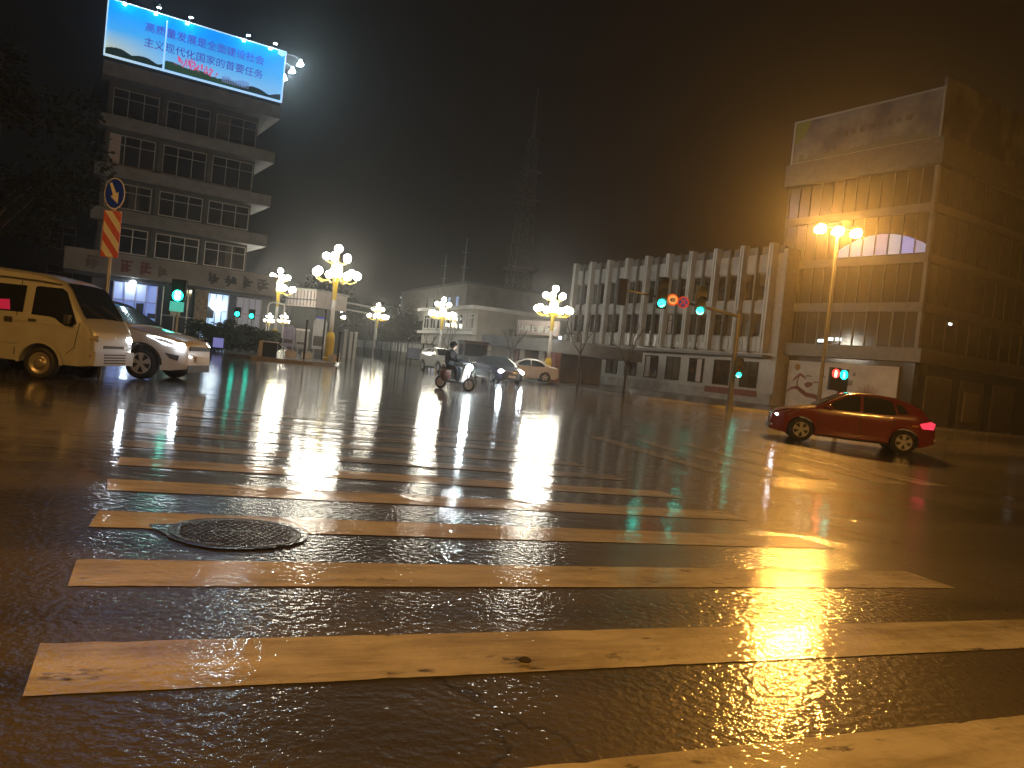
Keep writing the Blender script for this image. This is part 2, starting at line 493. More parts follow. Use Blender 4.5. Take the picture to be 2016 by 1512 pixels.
# ------------------------------------------------------------------ sodium street lamps
def sodium_lamp(loc, rz, h, label, m='sodium', tilt=1.42):
    t = thing('sodium_street_lamp', label, 'street lamp', loc, rz, 'sodium street lamps')
    MB().lathe([(.20, 0), (.20, .05), (.11, .1), (.11, 1.0), (.085, 1.05), (.055, h - .5), (.045, h + .12)], 12).build('pole', 'mast', t, True)
    MB().cyl((-1.05, 0, h), (1.05, 0, h), .035, n=8).build('crossbar', 'mast', t)
    for i in (-1, 0, 1):
        x = i * .80
        # a dish behind each bulb throws its light forward and down
        mb = MB(); vs = []; n = 16
        for j in range(6):
            th = PI * .5 * j / 5
            for i in range(n):
                a = 2 * PI * i / n
                v = Vector((.27 * math.sin(th) * math.cos(a), .27 * math.cos(th), .27 * math.sin(th) * math.sin(a)))
                c_, s_ = math.cos(tilt), math.sin(tilt)
                vs.append((x + v.x, v.y * c_ - v.z * s_ - .02, h - .12 + v.y * s_ + v.z * c_))
        mb.add(vs, [(j*n+i, j*n+(i+1) % n, (j+1)*n+(i+1) % n, (j+1)*n+i) for j in range(5) for i in range(n)])
        mb.build('lamp_reflector', 'mast', t, True)
        MB().ball((x, -.10, h - .15), .185, 14, 8).build('bulb', m, t, True)
    return t
p = at(1650, 452, 32.5)
sodium_lamp((p.x, p.y, gz(p.x, p.y)), .12, p.z + .06 - gz(p.x, p.y), 'bright orange three bulb street lamp in front of the glass block', emat('sodium_bulb_bright', SODIUM, SODIUM_E * 2.2), .85)
sodium_lamp((-11.5, -3.0, 0.3), PI * .80, 8.6, 'orange three bulb street lamp on the near left kerb')
sodium_lamp((8.0, -6.5, -.1), PI * 1.15, 8.6, 'orange three bulb street lamp on the near right kerb')

# ------------------------------------------------------------------ office block with the lit roof billboard (left)
def ledge(mb, x0, x1, y0, y1, z0, z1, lip=.10):
    mb.box(x0, x1, y0, y1, z0, z1)
def strokes(mb, x, z, w, y0, y1, seed, th=.12):
    """an illegible brush-like character, w wide and high, on the plane y0..y1"""
    r = random.Random(seed)
    k = 0
    for i in range(r.randint(2, 3)):
        zz = z + w * (.12 + .76 * (i + r.uniform(.0, .5)) / 2.6); a = r.uniform(0, .25); b = r.uniform(.75, 1)
        mb.box(x + w * a, x + w * b, y0 - .002 * k, y1, zz, zz + w * th * .8); k += 1
    for i in range(r.randint(2, 3)):
        xx = x + w * (.08 + .8 * (i + r.uniform(0, .5)) / 2.6); a = r.uniform(0, .3); b = r.uniform(.7, 1)
        mb.box(xx, xx + w * th, y0 - .002 * k, y1, z + w * a, z + w * b); k += 1
    a = r.uniform(.1, .4)
    mb.add([(x + w*a, y0 - .02, z), (x + w*(a+th), y0 - .02, z), (x + w*(a+.45+th), y0 - .02, z + w*.6), (x + w*(a+.45), y0 - .02, z + w*.6)], [(0, 1, 2, 3)])

def window(parent, x0, x1, z0, z1, y, cols=3, glass='glass_w', frame='alu', fr=.06, transom=.68, name='window'):
    """frame with mullions and a transom; the glass is a sub-part"""
    mb = MB(); d0, d1 = y - .03, y + .05
    mb.box(x0, x1, d0, d1, z0, z0 + fr); mb.box(x0, x1, d0, d1, z1 - fr, z1)
    mb.box(x0, x0 + fr, d0 + .002, d1, z0 + fr, z1 - fr); mb.box(x1 - fr, x1, d0 + .002, d1, z0 + fr, z1 - fr)
    zt = z0 + (z1 - z0) * transom
    for i in range(1, cols):
        x = x0 + (x1 - x0) * i / cols; mb.box(x - fr/2, x + fr/2, d0 + .004, d1, z0 + fr, z1 - fr)
    if transom < 1:
        mb.box(x0 + fr, x1 - fr, d0 + .008, d1 - .01, zt - fr * .4, zt + fr * .4)
    f = mb.build(name, frame, parent)
    if glass == 'glass_w': glass = rnd.choice(('glass_w', 'glass_w', 'glass', 'glass_c'))
    MB().box(x0 + fr * .5, x1 - fr * .5, y + .012, y + .03, z0 + fr * .5, z1 - fr * .5).build('pane', glass, f)
    if rnd.random() < .3:
        xa = x0 + (x1 - x0) * rnd.choice((0, .5)) + fr * .5
        MB().box(xa, xa + (x1 - x0) * rnd.uniform(.2, .45), y + .004, y + .013, z0 + fr, z1 - fr).build('curtain', 'pink' if rnd.random() < .3 else 'glass_c', f)
    return f

P0 = at(194, 230, 56)
RZ_L = math.radians(33)
def left_block():
    t = thing('office_building', 'five storey grey office block with deep ledges under the blue billboard', 'building', (P0.x, P0.y, gz(P0.x, P0.y)), RZ_L)
    w, d = 12.7, 13
    b = MB()
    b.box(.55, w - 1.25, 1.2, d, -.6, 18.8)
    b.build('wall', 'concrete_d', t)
    for z0, z1 in ((8.35, 9.3), (11.6, 12.5), (15.15, 16.02)):
        MB().box(0, w, 0, d + .5, z0, z1).build('ledge', 'concrete', t)
    MB().box(0, w + .1, -.15, d + .5, 18.72, 19.75).build('roof_slab', 'concrete', t)
    for k, (z0, z1) in enumerate(((6.3, 8.25), (9.45, 11.5), (12.65, 15.05), (16.15, 18.4))):
        for i in range(3):
            x0 = .9 + i * 3.6 + (.1 if i else 0)
            window(t, x0, min(x0 + 3.15, w - 1.3), z0 + (.1 if k else -.05), z1 - .1, 1.16, 3)
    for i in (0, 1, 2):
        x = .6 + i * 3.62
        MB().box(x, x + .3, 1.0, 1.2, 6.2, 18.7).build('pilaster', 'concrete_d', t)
    # ground floor shops: lit interiors behind glass, glass doors, signs hanging outside
    sh = MB(); sh.box(-1.4, w + 1.0, -.4, .2, 4.45, 6.05); sh.build('fascia', mat('fascia_grey', (.33, .30, .27), .5, var=.3, vscale=.8), t)
    for i, x in enumerate((.4, 2.6, 3.9, 5.1)):
        mb = MB(); strokes(mb, x - .5, 4.72, .95, -.43, -.39, 11 + i, .2); mb.build('sign_character', 'redink' if i in (1, 2) else 'greyink', t)
    for i, x in enumerate((8.6, 9.9, 11.1, 12.35)):
        mb = MB(); strokes(mb, x - .3, 4.72, 1.0, -.43, -.39, 31 + i, .2); mb.build('sign_character', 'ink', t)
    MB().box(-1.3, w + .9, .25, 1.15, 4.2, 4.44).build('shop_soffit', 'concrete_d', t)
    bl = emat('shop_light_blue', (.10, .27, .95), .6); bw = emat('shop_light_white', (.35, .62, 1), 1.3); dim = emat('shop_light_dim', (.16, .26, .5), .22)
    for x0, x1, m in ((2.0, 5.0, bl), (8.4, 10.3, bw), (11.0, 12.9, dim)):
        MB().box(x0, x1, .9, 1.1, .4, 4.05).build('shop_window', m, t)
        f = MB()
        n = 4
        for i in range(n + 1):
            x = x0 + (x1 - x0) * i / n; f.box(x - .035, x + .035, .78, .88, .3, 4.1)
        f.box(x0, x1, .785, .86, 2.7, 2.78); f.box(x0, x1, .785, .86, .3, .45)
        f.build('shop_frame', 'alu', t)
    r = random.Random(5)
    for x0, x1 in ((2.0, 5.0), (8.4, 10.3)):
        for i in range(7):
            x = r.uniform(x0, x1 - .4); z = r.uniform(.4, 2.2); MB().box(x, x + r.uniform(.2, .6), .76 - .003 * i, .89, z, z + r.uniform(.3, .9)).build('shop_goods', 'plastic', t)
    MB().box(5.4, 8.2, .6, 1.15, 0, 4.1).build('glass_door', 'glass_w', t)
    mb = MB()
    for x in (5.4, 6.3, 7.2, 8.1): mb.box(x - .04, x + .04, .5, .58, 0, 4.1)
    mb.box(5.4, 8.1, .505, .57, 1.9, 1.96); mb.build('door_frame', 'alu', t)
    MB().box(6.0, 6.7, .42, .48, 2.0, 3.1).build('door_poster', 'white_sign', t)
    MB().ball((3.2, .3, 4.0), .26, 10, 6).build('shop_lamp', emat('cool_lamp', (.75, .9, 1), 26), t)
    MB().ball((9.4, .35, 3.1), .55, 10, 6, (1, .5, .8)).build('shop_lamp', emat('cool_lamp_b', (.8, .93, 1), 6), t)
    MB().box(7.6, 8.55, -.3, .1, 1.0, 4.2).build('roller_banner', mat('tan_banner', (.45, .38, .26), .6, var=.4), t)
    return t
LB = left_block()

def billboard():
    zb = 20.05 - 0
    t = thing('roof_billboard', 'bright blue lit billboard with two lines of purple characters on the office roof', 'billboard', (P0.x, P0.y, gz(P0.x, P0.y)), RZ_L)
    w, z0, z1 = 12.75, 20.1, 24.1
    # printed sky: blue above, pale towards the painted horizon
    m, nt, p = _nt('billboard_print')
    tc = nt.nodes.new('ShaderNodeTexCoord'); sp = nt.nodes.new('ShaderNodeSeparateXYZ'); nt.links.new(tc.outputs['Object'], sp.inputs[0])
    mr = nt.nodes.new('ShaderNodeMapRange'); mr.inputs[1].default_value = z0; mr.inputs[2].default_value = z1
    nt.links.new(sp.outputs['Z'], mr.inputs[0])
    cr = nt.nodes.new('ShaderNodeValToRGB'); e = cr.color_ramp.elements
    e[0].position = .1; e[0].color = (.26, .58, 1.0, 1); e[1].position = .85; e[1].color = (.0, .30, 1.0, 1)
    x = e.new(.45); x.color = (.07, .46, 1.0, 1)
    nt.links.new(mr.outputs[0], cr.inputs[0])
    ml = nt.nodes.new('ShaderNodeMapRange'); ml.inputs[1].default_value = 0; ml.inputs[2].default_value = 4.0; ml.inputs[3].default_value = 1; ml.inputs[4].default_value = 0
    nt.links.new(sp.outputs['X'], ml.inputs[0])
    m2 = nt.nodes.new('ShaderNodeMapRange'); m2.inputs[1].default_value = z0 + .3; m2.inputs[2].default_value = z0 + 2; m2.inputs[3].default_value = 1; m2.inputs[4].default_value = 0
    nt.links.new(sp.outputs['Z'], m2.inputs[0])
    mm = nt.nodes.new('ShaderNodeMath'); mm.operation = 'MULTIPLY'; nt.links.new(ml.outputs[0], mm.inputs[0]); nt.links.new(m2.outputs[0], mm.inputs[1])
    mx = nt.nodes.new('ShaderNodeMix'); mx.data_type = 'RGBA'; nt.links.new(mm.outputs[0], mx.inputs[0]); nt.links.new(cr.outputs[0], mx.inputs[6]); mx.inputs[7].default_value = (.62, .66, .42, 1)
    nt.links.new(mx.outputs[2], p.inputs['Base Color']); nt.links.new(mx.outputs[2], p.inputs['Emission Color']); p.inputs['Emission Strength'].default_value = .85
    p.inputs['Roughness'].default_value = .07; p.inputs['Specular IOR Level'].default_value = .6
    MB().box(0, w, -.1, .25, z0, z1).build('panel', m, t)
    MB().box(w - .25, w, .25, 12.8, z0, z1).build('side_panel', mat('side_board', (.12, .13, .14), .5), t)
    wl = emat('billboard_edge', (.45, .72, 1), 1.0)
    fr = MB().box(-.06, w + .06, -.16, -.1, z1 - .02, z1 + .05).box(-.06, w + .06, -.16, -.1, z0 - .06, z0 + .05)
    fr.box(-.06, .02, -.158, -.1, z0 + .05, z1 - .02).box(w - .02, w + .06, -.158, -.1, z0 + .05, z1 - .02); fr.box(3.88, 3.95, -.155, -.1, z0 + .1, z1 - .35)
    fr.build('edge_trim', wl, t)
    MB().box(0, w, .0, .2, 19.76, z0 - .06).build('base_rail', 'black', t)
    purple = emat('print_purple', (.10, .05, .42), .55, (.08, .05, .3)); halo = emat('print_halo', (.35, .55, .95), .9)
    text('高质量发展是全面建设社会', 'slogan_line', .74, purple, t, (2.45, -.13, z0 + 2.52), .01, sx=.98)
    text('主义现代化国家的首要任务', 'slogan_line', .74, purple, t, (2.45, -.13, z0 + 1.42), .01, sx=.98)
    r = random.Random(3)
    hill = emat('print_hill', (.035, .10, .05), .5, (.03, .07, .03)); hd = emat('print_hill_dark', (.02, .05, .04), .35, (.02, .04, .03))
    def ridge(x0, x1, f, mt, y):
        mb = MB(); n = 40; pts = [(x0 + (x1 - x0) * i / n, z0 + .1 + f(i / n)) for i in range(n + 1)]
        vs = [(x, y, z0 + .1) for x, z in pts] + [(x, y, z) for x, z in pts]
        mb.add(vs, [(i, i + 1, n + 2 + i, n + 1 + i) for i in range(n)]); mb.build('printed_hills', mt, t)
    ridge(.05, 3.85, lambda s: .42 + .22 * abs(math.sin(s * 7)) - .25 * s + r.uniform(-.02, .02), hd, -.118)
    ridge(4.0, 9.6, lambda s: .62 - .25 * s + .08 * math.sin(s * 17) + r.uniform(-.04, .04), hill, -.118)
    ridge(9.4, 12.65, lambda s: .18 + .32 * abs(math.sin(s * 4.4)) + r.uniform(-.02, .02), hd, -.121)
    fl = MB()
    for i in range(60):
        x = r.uniform(4.75, 7.6); z = z0 + .6 - .06 * (x - 4.7) + r.uniform(0, .75) * (1 - abs(x - 6) / 3)
        h = r.uniform(.10, .32); a = r.uniform(-.15, .15)
        fl.add([(x, -.13, z), (x + .09, -.13, z), (x + .09 + a, -.13, z + h), (x + a, -.13, z + h)], [(0, 1, 2, 3)])
    fl.build('printed_flowers', emat('print_pink', (.72, .10, .25), .75, (.5, .08, .15)), t)
    ct = MB()
    for i in range(16):
        x = 8.1 + i * .13; ct.add([(x, -.124, z0 + .3), (x + .08, -.124, z0 + .3), (x + .08, -.124, z0 + .5 + r.uniform(.1, .45)), (x, -.124, z0 + .5 + r.uniform(.1, .45))], [(0, 1, 2, 3)])
    ct.build('printed_skyline', emat('print_city', (.06, .14, .42), .6), t)
    MB().add([(12.15, -.13, z1 - .06), (12.15, -.13, z1 - .3), (12.5, -.13, z1 - .42), (12.68, -.13, z1 - .3), (12.68, -.13, z1 - .06)], [(0, 1, 2, 3, 4)]).build('printed_leaf', emat('print_leaf', (.02, .62, .10), .8), t)
    # flood lamps on arms over the front and along the side
    lens = emat('floodlight', (.62, .88, 1), 220)
    lens2 = emat('floodlight_side', (.66, .90, 1), 230)
    for x in (1.1, 3.2, 5.4, 9.6, 11.7):
        mb = MB().tube([(x, 0, z1 + .02), (x, -.35, z1 + .38), (x, -.95, z1 + .30)], .025, 6)
        a = mb.build('lamp_arm', 'steel', t)
        MB().box(x - .14, x + .14, -1.08, -.88, z1 + .14, z1 + .30).build('lamp_housing', 'steel', a)
        MB().box(x - .12, x + .12, -.882, -.86, z1 + .10, z1 + .22).build('lamp_lens', lens, a)
    for i, y in enumerate((.4, 2.6, 5.0, 7.6, 10.4)):
        z = z1 - .1
        a = MB().tube([(w, y, z + .15), (w + .9, y, z + .2), (w + 1.35, y, z - .05)], .03, 6).build('lamp_arm', 'steel', t)
        MB().add([(w+1.18, y-.16, z-.42), (w+1.62, y-.16, z-.36), (w+1.62, y+.3, z-.36), (w+1.18, y+.3, z-.42), (w+1.42, y+.05, z+.10)],
                 [(3,2,1,0), (0,1,4), (1,2,4), (2,3,4), (3,0,4)]).build('lamp_lens', lens2, a)
    return t
billboard()

# ------------------------------------------------------------------ pilastered three storey block (middle right)
def mid_block():
    p = at(1128, 650, 66)
    dx, dy = 10.45, -18.0
    t = thing('municipal_building', 'three storey block with pale vertical pilasters and dark window bays', 'building', (p.x * 1.19, p.y * 1.19, EYE * (1 - 1.19)), ang(dx, dy)); t.scale = (1.19,) * 3
    n, bw = 9, 2.36
    w = n * bw
    top = 10.1
    body = MB().box(0, w + .9, 0, 14, -1.6, top - .35); body.build('wall', 'tile', t)
    r = random.Random(8)
    for i in range(n + 1):
        x = i * bw
        mb = MB()
        mb.box(x - .17, x - .04, -.5, 0, 3.35, top).box(x + .04, x + .17, -.5, 0, 3.35, top).box(x - .04, x + .04, -.36, 0, 3.35, top - .06)
        for z in (5.2, 7.0, 8.9): mb.box(x - .185, x + .185, -.515, -.05, z, z + .035)
        mb.build('pilaster', 'white_wall', t)
        if i < n:
            MB().box(x + bw/2 - .05, x + bw/2 + .05, -.38, 0, 3.3, top - .1).build('fin', 'concrete', t)
            for z0, z1 in ((4.35, 5.75), (6.65, 8.25)):
                for a, b in ((.24, bw/2 - .07), (bw/2 + .07, bw - .24)):
                    window(t, x + a, x + b, z0, z1, -.06, 1, 'glass_w', 'black', .05, .7)
            for a, b in ((.24, bw/2 - .07), (bw/2 + .07, bw - .24)):
                for z0, z1 in ((8.35, 9.45), (5.82, 6.55)): MB().box(x + a, x + b, -.2, -.003, z0, z1).build('spandrel', 'spandrel', t)
            for q in range(5): MB().box(x + .24 + q * .38, x + .58 + q * .38, -.22, -.003, 3.4, 4.28).build('lower_spandrel', 'tile', t)
    MB().box(-.6, w + .5, -.8, -.0, 3.02, 3.2).build('canopy_ledge', 'concrete', t)
    MB().box(-.3, w + .6, -.02, 0.3, top - .6, top - .12).build('parapet', 'concrete', t)
    for i in range(n):
        x = i * bw
        window(t, x + .5, x + bw - .42, 1.1, 2.75, -.02, 2, 'glass_w', 'black', .06, 1)
    MB().box(-.3, w + .85, -.14, -.003, -1.5, .85).build('plinth', mat('plinth_stone', (.42, .40, .37), .5, var=.35, vscale=1.5), t)
    MB().box(w - 4.7, w - .2, -.18, -.142, .55, .95).build('red_band', 'brick', t)
    MB().box(w - 1.5, w - .95, .05, .12, 2.55, 2.64).build('ceiling_lamp', emat('tube_lamp', (1, .95, .8), 10), t)
    for q in range(4): MB().box(bw + .95, bw + 1.7, -.07, -.045, 1.5 + q * .3, 1.62 + q * .3).build('window_blind', 'white_sign', t)
    # the long shop sign over the left bays, white strokes on grey
    MB().box(-.5, 1.7, -.66, -.54, 3.3, 4.2).build('sign_board', 'greyink', t)
    for q in range(2):
        mb = MB(); strokes(mb, -.35 + q * 1.0, 3.42, .66, -.70, -.66, 60 + q, .17); mb.build('sign_character', 'white_sign', t)
    for q in range(6):
        mb = MB(); strokes(mb, 12.7 + q * .62, 3.44, .4, -.26, -.22, 70 + q, .2); mb.build('sign_character', 'white_sign', t)
mid_block()

# ------------------------------------------------------------------ glass corner block with the roof hoarding (right)
def glass_block():
    t = thing('glass_office_building', 'brown glass curtain wall block with pale floor bands behind the orange lamp', 'building', (19.17, 57.65, .098), ang(6.5, -10)); t.scale = (.915,) * 3
    w, d = 11.93, 30
    MB().box(0, w, 0, d, -2, 19.2).build('wall', 'curtain', t)
    MB().box(-.25, w + .02, .1, d, 4.7, 19.0).build('end_wall', 'concrete_d', t)
    for z0, z1, o in ((4.0, 4.95, .7), (7.5, 8.15, .16), (10.9, 11.5, .16), (14.4, 15.0, .16), (17.55, 19.35, .5)):
        MB().box(-o * .6, w + o, -o, d, z0, z1).build('floor_band', mat('floor_band', (.19, .175, .145), .45, var=.2), t) if z0 == 4.0 else MB().box(-o * .6, w + o, -o, d, z0, z1).build('floor_band', bpy.data.materials['floor_band'], t)
    mu = mat('mullion', (.25, .23, .19), .4, .3)
    for z0, z1 in ((4.95, 7.5), (8.15, 10.9), (11.5, 14.4), (15.0, 17.55)):
        for i in range(13):
            x = i * w / 12
            MB().box(x - .035, x + .035, -.09, 0, z0, z1).build('mullion', mu, t)
        for i in range(1, 11):
            y = i * 1.6
            MB().box(w, w + .09, y - .03, y + .03, z0, z1).build('mullion', mu, t)
    MB().box(w - .14, w + .14, -.14, .14, 4.95, 17.55).build('corner_post', 'concrete', t)
    # arched strip of lit panes on the third floor
    lit = [emat('lit_pane_pale', (.62, .70, .86), .40), emat('lit_pane_blue', (.22, .32, .95), .50), emat('lit_pane_mauve', (.50, .50, .85), .34)]
    for i in range(7):
        x0 = 4.05 + i * w / 12 + .9; x1 = x0 + w / 12 - .12
        x0, x1 = (5 + i) * w / 12 + .06, (6 + i) * w / 12 - .06
        f = lambda x: 11.62 + .25 + 1.25 * math.sin(PI * max(.04, min(1, (x - 4.6) / 7.5))) ** .8
        MB().add([(x0, -.02, 11.6), (x1, -.02, 11.6), (x1, -.02, f(x1)), ((x0+x1)/2, -.02, f((x0+x1)/2) + .02), (x0, -.02, f(x0))], [(0, 1, 2, 3, 4)]).build('lit_pane', lit[(0, 0, 0, 2, 0, 1, 2)[i]], t)
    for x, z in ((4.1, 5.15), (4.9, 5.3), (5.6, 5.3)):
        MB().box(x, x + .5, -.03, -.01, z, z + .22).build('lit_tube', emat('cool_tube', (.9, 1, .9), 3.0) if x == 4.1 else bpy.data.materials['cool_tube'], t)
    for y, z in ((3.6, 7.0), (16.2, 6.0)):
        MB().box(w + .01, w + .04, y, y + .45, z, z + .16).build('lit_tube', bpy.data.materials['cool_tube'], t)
    # ground floor: dark shutters on the right, a pier on the left
    MB().box(-.1, 1.3, -.12, 0, -2, 3.95).build('pier', 'concrete_d', t)
    sm = mat('shutter', (.20, .17, .13), .5, var=.3, bump=.4, bscale=6)
    for y in (1.6, 6.2, 11): MB().box(w, w + .06, y, y + 3.4, -1.5, 3.2).build('shutter', sm, t)
    MB().box(w + .06, w + .12, 6.8, 9.0, .2, 2.4).build('notice', mat('tan_notice', (.36, .30, .20), .6), t)
    # roof hoarding, parts of the building's silhouette but a thing of its own
    h = thing('roof_hoarding', 'unlit faded hoarding with faint characters on the glass block roof', 'billboard', (19.17, 57.65, .098), ang(6.5, -10)); h.scale = (.915,) * 3
    m, nt, p = _nt('hoarding_print')
    tc = nt.nodes.new('ShaderNodeTexCoord'); n = nt.nodes.new('ShaderNodeTexNoise'); n.inputs['Scale'].default_value = .45; n.inputs['Detail'].default_value = 5
    nt.links.new(tc.outputs['Object'], n.inputs['Vector'])
    cr = nt.nodes.new('ShaderNodeValToRGB'); e = cr.color_ramp.elements
    e[0].position = .38; e[0].color = (.10, .095, .14, 1); e[1].position = .62; e[1].color = (.30, .28, .26, 1)
    nt.links.new(n.outputs['Fac'], cr.inputs[0]); nt.links.new(cr.outputs[0], p.inputs['Base Color']); p.inputs['Roughness'].default_value = .5
    MB().box(0, w, -.25, 0, 19.4, 22.7).build('panel', m, h)
    MB().box(w - .25, w, 0, 26, 19.4, 23.6).build('side_panel', m, h)
    fr = MB().box(-.1, w + .1, -.3, -.252, 22.7, 22.85).box(-.1, w + .1, -.3, -.252, 19.3, 19.45).box(-.1, .05, -.298, -.25, 19.45, 22.7).box(w - .05, w + .1, -.298, -.25, 19.45, 22.7)
    fr.build('trim', 'alu', h)
    MB().add([(.1, -.27, 22.68), (.1, -.27, 20.9), (.9, -.27, 21.4), (1.5, -.27, 22.68)], [(0, 1, 2, 3)]).build('printed_leaf', mat('print_olive', (.22, .26, .05), .6), h)
    for q in range(9):
        mb = MB(); strokes(mb, 3.6 + q * .72, 20.8 + .02 * q, .5, -.275, -.25, 90 + q); mb.build('faded_character', 'greyink', h)
    mb = MB(); r = random.Random(2)
    for q in range(26):
        x = .6 + q * .4; mb.add([(x, -.268, 19.46), (x + .5, -.268, 19.46), (x + .4, -.268, 19.6 + r.uniform(.05, .5)), (x + .1, -.268, 19.6 + r.uniform(.05, .5))], [(0, 1, 2, 3)])
    mb.build('printed_trees', mat('print_greygreen', (.20, .20, .14), .6), h)
    # painted wall panel under the first band
    g = thing('mural_panel', 'white mural panel with red brown bird, hills and tree behind the red hatchback', 'mural', (19.17, 57.65, .098), ang(6.5, -10)); g.scale = (.915,) * 3
    x0, x1, z0, z1 = 1.9, 11.0, -.1, 3.6
    MB().box(x0, x1, -.28, -.16, z0, z1).build('panel', mat('mural_white', (.62, .58, .52), .55, var=.18, vscale=1.2), g)
    Y = -.285
    def flat(pts, m, name='painted_shape', y=Y): MB().add([(x, y, z) for x, z in pts], [tuple(range(len(pts)))]).build(name, m, g)
    def brush(pts, wd, m, name='painted_stroke', y=Y - .004):
        mb = MB(); vs = []
        for i, (x, z) in enumerate(pts):
            a = pts[max(0, i - 1)]; b = pts[min(len(pts) - 1, i + 1)]
            tx, tz = b[0] - a[0], b[1] - a[1]; l = math.hypot(tx, tz) or 1
            q = wd * (math.sin(PI * (i + .35) / (len(pts) - .3)) ** .7) / 2
            vs += [(x - tz / l * q, y, z + tx / l * q), (x + tz / l * q, y, z - tx / l * q)]
        mb.add(vs, [(2*i, 2*i+1, 2*i+3, 2*i+2) for i in range(len(pts) - 1)]); mb.build(name, m, g)
    flat([(2.75 + .26 * math.cos(a * PI / 8), 3.1 + .26 * math.sin(a * PI / 8)) for a in range(16)], 'sunink', 'painted_sun')
    brush([(2.0, 1.15), (2.4, 1.42), (2.9, 1.5), (3.3, 1.28), (3.8, 1.0), (4.5, .95), (5.0, .8), (5.6, .62), (6.2, .78)], .34, 'redink', 'painted_wave')
    brush([(2.45, 2.0), (2.75, 2.3), (3.05, 2.55), (3.3, 2.45), (3.6, 2.2)], .22, 'redink', 'painted_bird')
    brush([(3.05, 2.5), (2.85, 2.0), (2.9, 1.6), (3.15, 1.3), (3.5, 1.12)], .14, 'redink')
    flat([(3.5, 1.85), (3.8, 2.0), (4.15, 1.98), (4.3, 1.8), (3.9, 1.55), (3.65, 1.6)], 'redink', 'painted_bird')
    brush([(4.1, 1.9), (4.5, 2.05), (4.8, 2.02)], .1, 'redink'); brush([(3.5, 2.4), (3.8, 2.5), (4.1, 2.42)], .12, 'greyink')
    brush([(4.9, 2.9), (5.1, 2.6), (5.3, 2.4)], .14, 'greyink')
    brush([(7.0, .55), (7.4, .8), (7.9, .95), (8.5, .9), (9.0, .72), (9.6, .7), (10.2, .55)], .6, 'redink', 'painted_hill')
    for k in range(16):
        a = PI * (.12 + .76 * k / 15); l = .8 + .35 * ((k * 7) % 5) / 5
        brush([(8.75, 1.0), (8.75 + .45 * l * math.cos(a), 1.15 + .45 * l * math.sin(a)), (8.75 + l * math.cos(a) * 1.05, 1.2 + l * math.sin(a))], .06, 'redink', 'painted_branch')
    brush([(8.7, .7), (8.75, 1.0), (8.75, 1.35)], .22, 'redink', 'painted_trunk')
    flat([(9.6, .5), (10.25, .5), (10.0, 1.35), (9.85, 1.55), (9.7, 1.2)], 'greyink', 'painted_fir'); flat([(10.4, .3), (10.8, .3), (10.65, .95), (10.5, .9)], 'greyink', 'painted_fir')
    for q, (x, z, s) in enumerate(((6.2, 2.75, .4), (6.9, 2.6, .34), (7.5, 2.7, .36), (6.2, 2.0, .44), (7.1, 1.95, .5))):
        mb = MB(); strokes(mb, x, z, s, Y - .004, Y + .02, 40 + q, .14); mb.build('painted_character', 'greyink', g)
    flat([(6.3, 1.05), (7.7, 1.1), (7.6, 1.5), (6.4, 1.52)], mat('faint_wash', (.42, .36, .30), .6), 'painted_wash')
glass_block()

# ------------------------------------------------------------------ vehicles
def interp(pts, x):
    if x <= pts[0][0]: return pts[0][1]
    for (a, za), (b, zb) in zip(pts, pts[1:]):
        if x <= b: return za + (zb - za) * (x - a) / (b - a) if b > a else zb
    return pts[-1][1]

